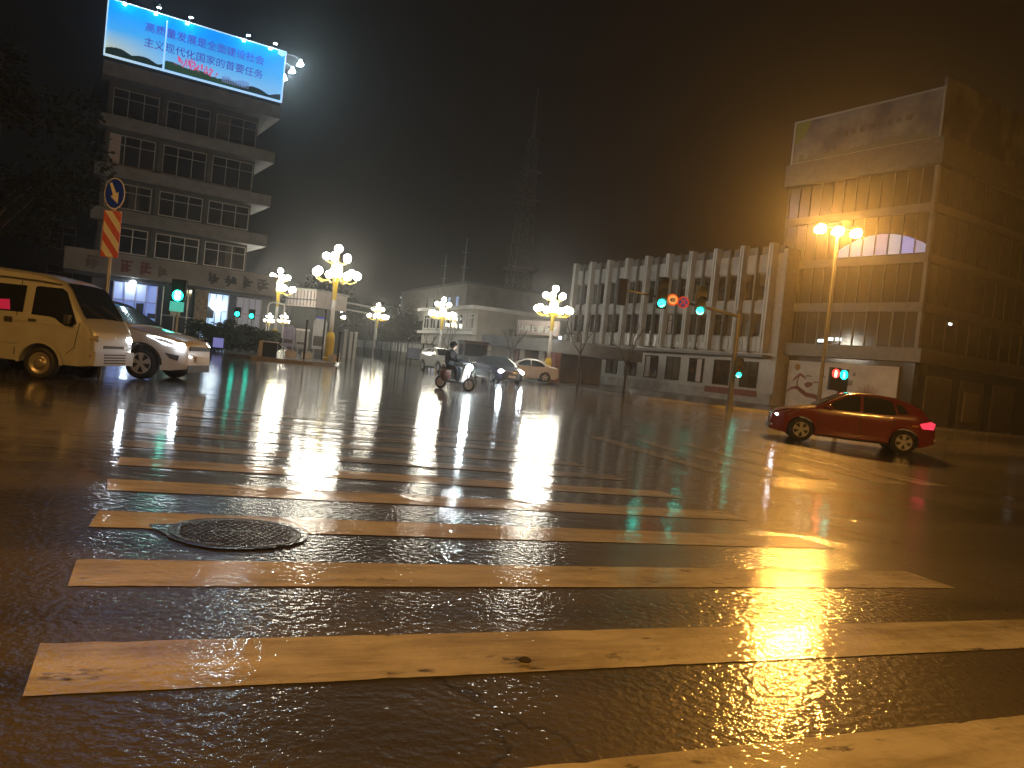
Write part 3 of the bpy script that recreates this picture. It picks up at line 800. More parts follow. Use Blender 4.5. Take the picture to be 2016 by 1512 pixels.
class Car:
    """a side silhouette swept over a rounded plan: x runs from the nose (0) to the tail (L)"""
    def __init__(s, L, W, top, belt, sill, wheels, R, front=(.55, .30, 2.6), rear=(.45, .16, 2.6), tumble=.20, Ra=None):
        s.L, s.W, s.top, s.belt, s.sill, s.wheels, s.R = L, W, top, belt, sill, wheels, R
        s.front, s.rear, s.tumble = front, rear, tumble
        s.Ra = Ra or R * 1.16
        s.zmax = max(z for _, z in top)
    def plan(s, x):
        w = s.W / 2; l, k, e = s.front
        if x < l: w *= 1 - k * (1 - x / l) ** e
        l, k, e = s.rear; q = s.L - x
        if q < l: w *= 1 - k * (1 - q / l) ** e
        return w
    def half(s, x, z):
        w = s.plan(x); b = interp(s.belt, x)
        if z > b: return w * (1 - s.tumble * ((z - b) / max(.2, s.zmax - b)) ** 1.15)
        return w * (1 - .07 * ((b - z) / b) ** 2)
    def zlow(s, x):
        z = interp(s.sill, x)
        for xw in s.wheels:
            if abs(x - xw) < s.Ra: z = max(z, s.R + math.sqrt(s.Ra ** 2 - (x - xw) ** 2) * .98)
        return z
    def P(s, x, y, z): return (s.L / 2 - x, y, z)
    def body(s, name, m, parent):
        xs = set()
        n = 46
        for i in range(n + 1): xs.add(round(s.L * i / n, 4))
        for x, _ in s.top: xs.add(round(x, 4))
        for x in (.02, .05, .09, .14): xs.add(x); xs.add(round(s.L - x, 4))
        for xw in s.wheels:
            for i in range(15):
                xs.add(round(xw - s.Ra * math.cos(PI * i / 14), 4))
            xs.add(round(xw - s.Ra - .003, 4)); xs.add(round(xw + s.Ra + .003, 4))
        xs = sorted(x for x in xs if 0 <= x <= s.L)
        rings = []
        for x in xs:
            zl, zt = s.zlow(x), interp(s.top, x); b = min(interp(s.belt, x), zt - .07)
            b = max(b, zl + .05)
            zs = [zl, zl + (b - zl) * .08, zl + (b - zl) * .35, zl + (b - zl) * .68, b]
            zt2 = max(zt - .05, b + .01)
            zs += [b + (zt2 - b) * .5, zt2]
            ring = [(0, zl), (s.half(x, zl) * .82, zl)]
            ring += [(s.half(x, z) * (.985 if i == 0 else 1), z) for i, z in enumerate(zs)]
            wt = s.half(x, zt)
            ring += [(wt * .93, zt - .012), (wt * .8, zt + .004), (0, zt + .02)]
            rings.append((x, ring))
        mb = MB(); nr = len(rings[0][1])
        vs = []
        for x, ring in rings:
            vs += [s.P(x, -y, z) for y, z in ring] + [s.P(x, y, z) for y, z in ring[-2:0:-1]]
        c = 2 * nr - 2
        fs = []
        for j in range(len(rings) - 1):
            for i in range(c): fs.append((j*c+i, (j+1)*c+i, (j+1)*c+(i+1) % c, j*c+(i+1) % c))
        fs += [tuple(range(c)), tuple(range(len(rings)*c - 1, (len(rings)-1)*c - 1, -1))]
        mb.add(vs, fs)
        o = mb.build(name, m, parent, True)
        md = o.modifiers.new('edge', 'EDGE_SPLIT'); md.split_angle = math.radians(38)
        return o
    def side(s, pts, sy, name, m, parent, off=.010, th=.0):
        """a panel that follows the flank, given by its outline in (x, z)"""
        vs = [Vector(s.P(x, sy * (s.half(x, z) + off), z)) for x, z in pts]
        mb = MB(); n = len(vs); c = sum(vs, Vector()) / n
        mb.add(vs + [c], [(i, (i + 1) % n, n) for i in range(n)])
        return mb.build(name, m, parent)
    def strip(s, pts, sy, wd, name, m, parent, off=.006):
        mb = MB(); vs = []
        for i, (x, z) in enumerate(pts):
            a = pts[max(0, i - 1)]; b = pts[min(len(pts) - 1, i + 1)]
            tx, tz = b[0] - a[0], b[1] - a[1]; l = math.hypot(tx, tz)
            for q in (wd / 2, -wd / 2):
                X, Z = x - tz / l * q, z + tx / l * q
                vs.append(s.P(X, sy * (s.half(X, Z) + off), Z))
        mb.add(vs, [(2*i, 2*i+1, 2*i+3, 2*i+2) for i in range(len(pts) - 1)])
        return mb.build(name, m, parent)
    def over(s, xa, xb, f0, f1, name, m, parent, off=.012, n=8, fa=1., fb=1.):
        """a panel over the upper surface from xa to xb (windscreen, bonnet, roof)"""
        mb = MB(); vs = []
        for i in range(n + 1):
            x = xa + (xb - xa) * i / n; q = fa + (fb - fa) * i / n
            z = interp(s.top, x); w = s.half(x, z) * .93
            for j in range(7):
                y = w * (f0 + (f1 - f0) * j / 6) * q
                e = abs(y) / w
                vs.append(s.P(x - off * .6 if xa < s.L / 2 else x + off * .6, y, z + .02 - .022 * e ** 2 + off))
        mb.add(vs, [(i*7+j, (i+1)*7+j, (i+1)*7+j+1, i*7+j+1) for i in range(n) for j in range(6)])
        return mb.build(name, m, parent, True)
    def put_wheels(s, parent, style='alloy', width=.2):
        for xw in s.wheels:
            for sy in (-1, 1):
                wroot = None
                R = s.R; y1 = s.W / 2 - .015; y0 = y1 - width
                def ring(prof, n=28):
                    mb = MB(); vs = []
                    for r, y in prof:
                        for i in range(n):
                            a = 2 * PI * i / n; vs.append(s.P(xw + r * math.cos(a), sy * y, R + r * math.sin(a)))
                    mb.add(vs, [(j*n+i, j*n+(i+1) % n, (j+1)*n+(i+1) % n, (j+1)*n+i) for j in range(len(prof)-1) for i in range(n)])
                    return mb
                tyre = ring([(R * .55, y0), (R * .92, y0), (R, y0 + .03), (R, y1 - .03), (R * .94, y1), (R * .67, y1 + .004), (R * .63, y1 - .02)]).build('wheel', 'rubber', parent, True)
                if style == 'alloy':
                    rb = ring([(R * .66, y1 - .004), (R * .60, y1 - .002), (R * .585, y1 - .05)])
                    rb.build('rim', 'chrome', tyre, True)
                    ring([(R * .60, y1 - .06), (.001, y1 - .06)]).build('hub', 'plastic', tyre)
                    mb = MB()
                    for k in range(5):
                        a = 2 * PI * k / 5 + .3
                        for da in (-.16, .16):
                            p = []
                            for r, w_ in ((R * .12, .026), (R * .61, .030)):
                                for q in (-1, 1):
                                    aa = a + da * (r / (R * .6)); p.append(s.P(xw + r*math.cos(aa) - q*w_*math.sin(aa), sy * (y1 - .012), R + r*math.sin(aa) + q*w_*math.cos(aa)))
                            mb.add(p, [(0, 1, 3, 2)])
                    mb.add([s.P(xw + R*.2*math.cos(2*PI*i/12), sy*(y1 - .008), R + R*.2*math.sin(2*PI*i/12)) for i in range(12)], [tuple(range(12))])
                    mb.build('spokes', 'chrome', tyre)
                else:
                    ring([(R * .66, y1 - .004), (R * .58, y1 - .0), (R * .5, y1 - .035), (R * .34, y1 - .02), (R * .3, y1 + .008), (R*.16, y1 + .012), (.001, y1 + .014)]).build('rim', 'wheel_d', tyre, True)
    def lens(s, x, y, z, sc, name, m, parent, sy=1):
        return MB().ball(s.P(x, sy * y, z), 1, 12, 8, sc).build(name, m, parent, True)
    def plate(s, parent, z, front=True, w=.22):
        x = .0 if front else s.L
        X = s.L / 2 + .035 if front else -s.L / 2 - .035
        return MB().box(X - .008, X + .008, -w, w, z - .065, z + .065).build('number_plate', 'white_sign', parent)

def driver(parent, X, Y, z, name='driver'):
    mb = MB().ball((X, Y, z + .62), .105, 12, 10, (1.05, .85, 1.2)).build('driver_head', 'skin', parent, True)
    MB().ball((X - .015, Y, z + .655), .112, 12, 10, (1.05, .95, 1.05)).build('hair', 'hair', mb, True)
    MB().lathe([(.10, 0), (.20, .1), (.22, .3), (.18, .44), (.07, .50), (.06, .56)], 14, (X - .02, Y, z)).build('driver_body', 'cloth_d', parent, True)

def van():
    A = ground(80, 747)
    hd = az(91)
    c = Car(3.75, 1.56, [(0, .50), (.01, .78), (.035, .90), (.08, 1.00), (.13, 1.07), (.17, 1.11), (.20, 1.15), (.50, 1.62), (.62, 1.74), (.80, 1.81), (1.1, 1.86), (1.9, 1.90), (3.2, 1.89), (3.5, 1.84), (3.66, 1.6), (3.73, 1.0), (3.75, .55)],
            [(0, .80), (.15, .96), (.4, 1.0), (.9, 1.03), (3.75, 1.02)], [(0, .34), (.2, .30), (3.5, .31), (3.75, .36)], [.88, 3.0], .29, (.34, .19, 2.4), (.3, .1, 2.5), .17, .35)
    # front wheel under the pixel that shows it; the near flank is the right-hand side of the van
    d = Vector((math.cos(hd), math.sin(hd), 0)); nrm = Vector((d.y, -d.x, 0))
    ctr = A - d * (c.L / 2 - .88) - nrm * (c.W / 2 - .1)
    t = thing('microvan', 'silver microvan at the left edge with one lit headlight, lit yellow by the street lamp', 'van', (ctr.x, ctr.y, A.z), hd)
    c.body('body', 'silver', t)
    for sy in (-1, 1):
        c.side([(.27, 1.05), (.34, .985), (.46, .985), (.56, 1.03), (.66, 1.10), (.76, 1.12), (1.08, 1.13), (1.08, 1.60), (1.05, 1.63), (.60, 1.63), (.52, 1.58)], sy, 'door_window', 'glass', t)
        c.side([(1.24, 1.15), (2.20, 1.15), (2.20, 1.62), (1.24, 1.62)], sy, 'side_window', 'glass', t)
        c.side([(2.34, 1.15), (3.5, 1.15), (3.38, 1.60), (2.34, 1.62)], sy, 'side_window', 'glass', t)
        c.strip([(.22, 1.06), (.25, .85), (.28, .62), (.42, .50)], sy, .012, 'door_seam', 'dark', t)
        c.strip([(1.34, 1.70), (1.34, 1.14), (1.34, .40)], sy, .014, 'door_seam', 'dark', t)
        c.strip([(.62, 1.69), (1.0, 1.72), (1.6, 1.735), (2.4, 1.74), (3.5, 1.72)], sy, .03, 'roof_gutter', 'plastic', t, .02)
        c.strip([(1.30, .62), (1.8, .63), (2.6, .63)], sy, .05, 'rub_strip', 'silver', t, .018)
        c.strip([(.24, .93), (.7, .97), (1.2, 1.0), (2.6, 1.02), (3.6, 1.02)], sy, .02, 'belt_crease', 'silver', t, .012)
        c.side([(.98, 1.0), (1.12, 1.0), (1.12, 1.05), (.98, 1.05)], sy, 'door_handle', 'plastic', t, .02)
        c.side([(1.40, .96), (1.54, .96), (1.54, 1.05), (1.40, 1.05)], sy, 'door_handle', 'plastic', t, .02)
        pts = [(.88 - .39 * math.cos(PI * i / 12), .285 + .385 * math.sin(PI * i / 12)) for i in range(13)]
        c.strip(pts, sy, .06, 'wheel_arch', 'silver', t, .025)
        pts = [(3.0 - .39 * math.cos(PI * i / 12), .285 + .385 * math.sin(PI * i / 12)) for i in range(13)]
        c.strip(pts, sy, .06, 'wheel_arch', 'silver', t, .025)
        h = c.lens(.075, .55, .80, (.085, .15, .085), 'headlight', 'head' if sy > 0 else 'head_off', t, sy)
        c.lens(.19, .675, .80, (.05, .04, .05), 'indicator', 'amber', t, sy)
        c.lens(.06, .56, .50, (.05, .12, .055), 'fog_lamp', 'plastic', t, sy)
        m_ = MB().box(c.L/2 - .42, c.L/2 - .34, sy * .80, sy * .92, 1.02, 1.18).build('door_mirror', 'plastic', t)
        MB().tube([c.P(.42, sy*.70, 1.02), c.P(.38, sy*.82, 1.08)], .02, 6).build('mirror_arm', 'plastic', m_)
    c.over(.19, .60, -.93, .93, 'windscreen', 'glass', t)
    mb = MB()
    mb.box(c.L/2 - .06, c.L/2 + .035, -.66, .66, .33, .58)
    mb.build('front_bumper', 'silver', t)
    for i in range(4): MB().box(c.L/2 + .034, c.L/2 + .045, -.36, .36, .365 + i*.05, .39 + i*.05).build('grille_slat', 'plastic', t)
    MB().box(c.L/2 - .03, c.L/2 + .008, -.34, .34, .64, .69).build('upper_grille', 'plastic', t)
    MB().add([(c.L/2 + .016, .05, .86), (c.L/2 + .016, -.05, .86), (c.L/2 + .022, 0, .80)], [(0, 1, 2)]).build('emblem', 'chrome', t)
    MB().tube([c.P(.175, .55, 1.17), c.P(.32, .05, 1.40)], .012, 5).build('wiper', 'plastic', t)
    MB().tube([c.P(.175, -.05, 1.17), c.P(.32, -.55, 1.40)], .012, 5).build('wiper', 'plastic', t)
    # a glowing red patch laid over the glass of the first passenger window
    c.side([(1.46, 1.17), (1.9, 1.17), (1.86, 1.33), (1.50, 1.35)], -1, 'red_glow_patch', 'redglow', t, .014)
    c.put_wheels(t, 'steel', .18)
    return t
van()

def suv_car():
    return Car(4.45, 1.82, [(0, .56), (.03, .82), (.12, .90), (.5, 1.00), (1.0, 1.08), (1.22, 1.12), (1.5, 1.28), (1.95, 1.55), (2.2, 1.63), (2.8, 1.67), (3.5, 1.63), (4.0, 1.52), (4.25, 1.2), (4.4, 1.0), (4.45, .6)],
               [(0, .80), (.6, .95), (1.2, 1.02), (4.45, 1.10)], [(0, .30), (.3, .24), (4.1, .26), (4.45, .42)], [.88, 3.52], .345, (.75, .38, 2.2), (.6, .18, 2.4), .26, .40)
def dress_suv(c, t, paint, lit):
    c.body('body', paint, t)
    for sy in (-1, 1):
        c.side([(1.45, 1.09), (1.85, 1.38), (2.1, 1.52), (2.42, 1.56), (2.42, 1.10)], sy, 'door_window', 'glass', t)
        c.side([(2.50, 1.10), (2.50, 1.565), (3.05, 1.55), (3.3, 1.48), (3.3, 1.14)], sy, 'side_window', 'glass', t)
        c.side([(3.38, 1.15), (3.38, 1.46), (3.85, 1.32), (3.7, 1.18)], sy, 'quarter_window', 'glass', t)
        c.strip([(1.38, 1.05), (1.42, .7), (1.5, .34)], sy, .012, 'door_seam', 'dark', t)
        c.strip([(2.46, 1.08), (2.46, .34)], sy, .012, 'door_seam', 'dark', t)
        c.strip([(3.34, 1.1), (3.30, .78)], sy, .012, 'door_seam', 'dark', t)
        c.strip([(1.42, .30), (2.3, .29), (3.0, .30)], sy, .12, 'sill_trim', 'plastic', t, .012)
        for xw in c.wheels:
            c.strip([(xw - .425 * math.cos(PI * i / 12), .345 + .425 * math.sin(PI * i / 12)) for i in range(13)], sy, .05, 'wheel_arch', 'plastic', t, .012)
        h = c.side([(.10, .80), (.16, .74), (.42, .80), (.78, .95), (.60, .95), (.30, .90)], sy, 'headlight', 'drl' if lit else 'head_off', t, .022)
        c.lens(.13, .60, .80, (.06, .16, .055), 'headlight_projector', 'head' if lit else 'head_off', t, sy)
        c.side([(.14, .58), (.40, .62), (.30, .50), (.16, .46)], sy, 'air_scoop', 'plastic', t, .016)
        c.side([(2.05, .99), (2.25, .99), (2.25, 1.03), (2.05, 1.03)], sy, 'door_handle', 'alu', t, .02)
        MB().ball(c.P(1.62, sy * .98, 1.14), 1, 10, 6, (.10, .12, .08)).build('door_mirror', paint, t, True)
        c.lens(4.36, .66, 1.0, (.10, .18, .08), 'tail_light', 'red_sign', t, sy)
    c.over(1.26, 2.06, -.95, .95, 'windscreen', 'glass', t, fa=.98, fb=.92)
    c.over(3.7, 4.25, -.9, .9, 'rear_screen', 'glass', t)
    MB().box(c.L/2 - .30, c.L/2 + .012, -.56, .56, .22, .38).build('lower_grille', 'plastic', t)
    MB().box(c.L/2 - .12, c.L/2 + .012, -.50, .50, .70, .79).build('upper_grille', 'plastic', t)
    c.plate(t, .52)
    c.put_wheels(t, 'alloy')
def white_suv():
    A = ground(277, 746); hd = az(91)
    c = suv_car()
    d = Vector((math.cos(hd), math.sin(hd), 0)); nrm = Vector((d.y, -d.x, 0))
    ctr = A - d * (c.L / 2 - .88) - nrm * (c.W / 2 - .1)
    t = thing('sport_utility_car', 'white car with lit swept headlights half hidden behind the silver microvan', 'car', (ctr.x, ctr.y, A.z), hd)
    dress_suv(c, t, 'whitecar', True)
white_suv()
def far_suv():
    A = ground(868, 733)
    A = at(868, 733, 54); A.z = gz(A.x, A.y)
    t = thing('sport_utility_car', 'small white car standing on the road below the cream house', 'car', A, az(150))
    dress_suv(suv_car(), t, 'whitecar', False)
far_suv()

def hatch_car():
    return Car(4.15, 1.74, [(0, .46), (.03, .66), (.12, .74), (.45, .86), (.95, .96), (1.12, 1.0), (1.45, 1.20), (1.85, 1.40), (2.1, 1.46), (2.6, 1.485), (3.1, 1.45), (3.5, 1.36), (3.72, 1.25), (3.95, 1.0), (4.06, .92), (4.13, .80), (4.15, .5)],
               [(0, .68), (.5, .82), (1.1, .90), (2.5, .94), (4.15, .98)], [(0, .24), (.3, .19), (3.8, .21), (4.15, .34)], [.80, 3.38], .315, (.75, .42, 2.2), (.6, .22, 2.4), .28, .365)
def dress_hatch(c, t, paint, lit=True, interior=True):
    c.body('body', paint, t)
    for sy in (-1, 1):
        c.side([(1.28, .955), (1.62, 1.20), (1.95, 1.36), (2.22, 1.40), (2.22, .965)], sy, 'door_window', 'glass', t)
        c.side([(2.30, .965), (2.30, 1.405), (2.75, 1.395), (3.02, 1.34), (3.12, 1.02), (3.05, .99)], sy, 'side_window', 'glass', t)
        c.side([(3.17, 1.03), (3.09, 1.31), (3.28, 1.25), (3.42, 1.06)], sy, 'quarter_window', 'glass', t)
        c.strip([(1.24, .92), (1.20, .6), (1.28, .28)], sy, .012, 'door_seam', 'dark', t)
        c.strip([(2.26, .95), (2.27, .6), (2.27, .28)], sy, .012, 'door_seam', 'dark', t)
        c.strip([(3.14, .98), (3.08, .72), (3.0, .62)], sy, .012, 'door_seam', 'dark', t)
        c.strip([(1.25, .56), (2.2, .57), (3.0, .585)], sy, .035, 'side_moulding', paint, t, .016)
        c.strip([(1.2, .22), (2.1, .21), (3.0, .22)], sy, .05, 'sill_trim', 'plastic', t, .006)
        c.side([(.09, .62), (.14, .58), (.50, .72), (.72, .84), (.40, .80), (.15, .70)], sy, 'headlight', 'head_off', t, .02)
        c.lens(.17, .55, .655, (.07, .12, .05), 'headlight_projector', 'head' if lit else 'head_off', t, sy)
        c.lens(.06, .50, .36, (.05, .08, .04), 'fog_lamp', 'chrome', t, sy)
        c.side([(2.02, .80), (2.18, .80), (2.18, .84), (2.02, .84)], sy, 'door_handle', paint, t, .02)
        MB().ball(c.P(1.46, sy * .93, 1.0), 1, 10, 6, (.09, .11, .07)).build('door_mirror', paint, t, True)
        c.side([(3.78, .72), (4.08, .72), (4.12, .88), (3.98, .93), (3.70, .84)], sy, 'tail_light', 'tail', t, .02)
        c.side([(3.52, .74), (3.68, .75), (3.68, .80), (3.52, .79)], sy, 'side_marker', 'amber', t, .02)
    c.over(1.14, 1.96, -.95, .95, 'windscreen', 'glass', t, fa=.98, fb=.92)
    c.over(3.52, 3.94, -.88, .88, 'rear_screen', 'glass', t)
    MB().box(c.L/2 - .25, c.L/2 + .014, -.48, .48, .24, .42).build('lower_grille', 'plastic', t)
    MB().box(-c.L/2 - .03, -c.L/2 + .1, -.68, .68, .42, .47).build('bumper_strip', 'chrome', t)
    c.plate(t, .46); c.plate(t, .74, False)
    c.put_wheels(t, 'alloy')
def red_hatch():
    a, b = ground(1577, 868), ground(1771, 893)
    d = (a - b); d.z = 0; d.normalize()
    hd = ang(d.x, d.y)
    c = hatch_car()
    nrm = Vector((-d.y, d.x, 0))           # left flank faces the camera
    sc = (a - b).length / 2.58
    sc = max(.96, min(1.06, sc))
    mid = (a + b) / 2
    ctr = mid + d * (2.09 - c.L / 2) * sc - nrm * (c.W / 2 - .1) * sc
    t = thing('hatchback_car', 'red wet hatchback with alloy wheels driving left past the mural', 'car', (ctr.x, ctr.y, mid.z), hd)
    t.rotation_euler = (0, -math.atan2(a.z - b.z, (a - b).length), hd)
    t.scale = (sc,) * 3
    dress_hatch(c, t, 'redcar')
    mb = MB().tube([c.P(3.35, 0, 1.40), c.P(3.55, 0, 1.56)], .006, 5); mb.build('aerial', 'plastic', t)
red_hatch()

def sedan_car():
    return Car(4.5, 1.78, [(0, .48), (.03, .68), (.12, .76), (.5, .86), (1.1, .96), (1.3, 1.0), (1.7, 1.24), (2.1, 1.41), (2.4, 1.46), (2.9, 1.46), (3.3, 1.36), (3.75, 1.10), (3.95, 1.04), (4.3, 1.02), (4.45, .92), (4.5, .5)],
               [(0, .70), (.6, .84), (1.3, .92), (4.5, .98)], [(0, .24), (.3, .2), (4.2, .22), (4.5, .36)], [.86, 3.55], .32, (.75, .38, 2.2), (.6, .24, 2.4), .28, .37)
def dress_sedan(c, t, paint, lit):
    c.body('body', paint, t)
    for sy in (-1, 1):
        c.side([(1.5, .965), (1.85, 1.20), (2.15, 1.36), (2.5, 1.39), (2.5, .97)], sy, 'door_window', 'glass', t)
        c.side([(2.58, .97), (2.58, 1.39), (2.95, 1.37), (3.25, 1.27), (3.5, 1.04), (3.4, 1.0)], sy, 'side_window', 'glass', t)
        c.strip([(2.54, .95), (2.54, .3)], sy, .012, 'door_seam', 'dark', t)
        c.lens(.13, .60, .68, (.11, .17, .09), 'headlight', 'glare' if lit else 'head_off', t, sy)
        c.lens(4.42, .62, .84, (.08, .16, .07), 'tail_light', 'red_sign', t, sy)
        MB().ball(c.P(1.62, sy * .95, 1.0), 1, 10, 6, (.09, .11, .07)).build('door_mirror', paint, t, True)
    c.over(1.34, 2.2, -.95, .95, 'windscreen', 'glass', t, fa=.98, fb=.92)
    c.over(3.15, 3.72, -.88, .88, 'rear_screen', 'glass', t)
    MB().box(c.L/2 - .1, c.L/2 + .014, -.45, .45, .3, .6).build('grille', 'plastic', t)
    c.plate(t, .42); c.put_wheels(t, 'alloy')
def sedans():
    A = at(975, 752, 44); A.z = gz(A.x, A.y)
    t = thing('saloon_car', 'dark purple saloon with two glaring headlights facing the crossing', 'car', A, az(156))
    dress_sedan(sedan_car(), t, 'darkcar', True)
    A = at(1030, 748, 51.5); A.z = gz(A.x, A.y) + .13
    t = thing('saloon_car', 'white saloon parked under the pillared gateway', 'car', A, az(262))
    dress_sedan(sedan_car(), t, 'whitecar', False)
sedans()

def truck():
    A = at(922, 742, 50); A.z = gz(A.x, A.y)
    t = thing('farm_truck', 'dark high cabbed farm truck behind the scooter rider', 'truck', A, az(160))
    MB().box(-.2, 1.0, -.8, .8, .75, 2.2).build('cab', 'greycar', t)
    MB().box(-.3, 1.1, -.86, .86, 2.2, 2.3).build('cab_roof', 'plastic', t)
    MB().box(1.0, 1.01, -.7, .7, 1.35, 2.1).build('windscreen', 'glass', t)
    for sy in (-1, 1):
        MB().box(.0, .85, sy * .805 - .006, sy * .805 + .006, 1.35, 2.05).build('side_window', 'glass', t)
        MB().ball((1.45, sy * .42, 1.0), .1, 10, 6).build('headlight', 'head_off', t, True)
        for x, r in ((1.2, .38), (-1.5, .42)):
            MB().cyl((x, sy * .62, r), (x, sy * .84, r), r, n=20).build('wheel', 'rubber', t)
        MB().tube([(1.0, sy * .8, 1.7), (1.15, sy * 1.0, 1.75)], .02, 5).build('mirror_arm', 'plastic', t)
    MB().box(1.0, 1.65, -.45, .45, .65, 1.25).build('bonnet', 'greycar', t)
    MB().box(-2.5, -.3, -.85, .85, .8, 1.4).build('load_bed', 'greycar', t)
    MB().box(-2.4, 1.5, -.3, .3, .45, .7).build('chassis', 'plastic', t)
truck()

# ------------------------------------------------------------------ scooter and rider
def skinned(name, joints, edges, m, parent, levels=1):
    me = bpy.data.meshes.new(name)
    me.from_pydata([j[0] for j in joints], edges, [])
    o = bpy.data.objects.new(name, me); COL.objects.link(o)
    if parent: o.parent = parent
    sk = o.modifiers.new('skin', 'SKIN'); sk.use_smooth_shade = True
    if not me.skin_vertices: 
        pass
    lay = me.skin_vertices[0].data
    for i, j in enumerate(joints):
        r = j[1]; lay[i].radius = (r, r) if not isinstance(r, tuple) else r
    lay[0].use_root = True
    sb = o.modifiers.new('sub', 'SUBSURF'); sb.levels = levels; sb.render_levels = levels
    me.materials.append(M[m])
    return o
def scooter():
    A = ground(893, 768)
    t = thing('electric_scooter', 'scooter with white leg shield and glaring headlight in mid crossing', 'scooter', A, az(118))
    for x in (.62, -.58):
        w = MB(); n = 20
        vs = []
        for i in range(n):
            a = 2 * PI * i / n
            for j in range(8):
                b = 2 * PI * j / 8; r = .20 + .045 * math.cos(b)
                vs.append((x + r * math.cos(a), .045 * math.sin(b), .245 + r * math.sin(a)))
        w.add(vs, [(i*8+j, ((i+1) % n)*8+j, ((i+1) % n)*8+(j+1) % 8, i*8+(j+1) % 8) for i in range(n) for j in range(8)])
        wh = w.build('wheel', 'rubber', t, True)
        MB().cyl((x, -.03, .245), (x, .03, .245), .16, n=16).build('rim', 'chrome', wh)
    MB().add([(.30, -.20, .32), (.30, .20, .32), (.50, .17, .92), (.50, -.17, .92), (.40, -.22, .32), (.40, .22, .32), (.56, .19, .92), (.56, -.19, .92)],
             [(0,1,2,3), (5,4,7,6), (4,0,3,7), (1,5,6,2), (3,2,6,7), (0,4,5,1)]).build('leg_shield', 'white_sign', t)
    MB().box(-.25, .34, -.17, .17, .26, .34).build('foot_board', 'plastic', t)
    MB().lathe([(.10, .30), (.19, .45), (.20, .66), (.15, .72)], 12, (-.42, 0, 0)).build('rear_body', 'redcol', t, True)
    MB().ball((-.38, 0, .76), .16, 12, 8, (1.9, .9, .42)).build('saddle', 'seat', t, True)
    MB().tube([(.62, -.06, .26), (.52, -.06, .7), (.46, 0, 1.0)], .022, 6).build('fork', 'black', t)
    MB().tube([(.36, -.34, 1.02), (.45, -.1, 1.0), (.45, .1, 1.0), (.36, .34, 1.02)], .016, 6).build('handlebar', 'black', t)
    MB().ball((.58, 0, .86), .11, 12, 8).build('headlight', emat('scooter_headlight', (.85, .97, 1), 520), t, True)
    MB().box(.62, .8, -.08, .08, .47, .50).build('mudguard', 'redcol', t)
    for sy in (-1, 1):
        MB().tube([(.42, sy * .25, 1.02), (.40, sy * .30, 1.2)], .008, 5).build('mirror_stem', 'black', t)
    r = thing('person', 'rider in a dark hooded raincoat sitting on the scooter', 'person', A, az(118))
    J = [((-.34, 0, .86), .16), ((-.32, 0, 1.05), .17), ((-.26, 0, 1.26), .17), ((-.23, 0, 1.38), .09), ((-.20, 0, 1.46), .06),
         ((-.24, .17, 1.33), .075), ((-.10, .26, 1.10), .055), ((.20, .30, 1.04), .042), ((.34, .30, 1.05), .035),
         ((-.24, -.17, 1.33), .075), ((-.10, -.26, 1.10), .055), ((.20, -.30, 1.04), .042), ((.34, -.30, 1.05), .035),
         ((-.22, .13, .82), .10), ((.14, .17, .80), .08), ((.12, .15, .42), .055), ((.24, .15, .37), .05),
         ((-.22, -.13, .82), .10), ((.14, -.17, .80), .08), ((.12, -.15, .42), .055), ((.24, -.15, .37), .05)]
    E = [(0,1),(1,2),(2,3),(3,4),(2,5),(5,6),(6,7),(7,8),(2,9),(9,10),(10,11),(11,12),(0,13),(13,14),(14,15),(15,16),(0,17),(17,18),(18,19),(19,20)]
    skinned('body', J, E, 'cloth_d', r, 2)
    MB().ball((-.16, 0, 1.57), .105, 14, 10, (1.05, .85, 1.2)).build('head', 'skin', r, True)
    MB().ball((-.185, 0, 1.60), .135, 14, 10, (1, .95, 1.05)).build('hood', 'cloth_d', r, True)
scooter()

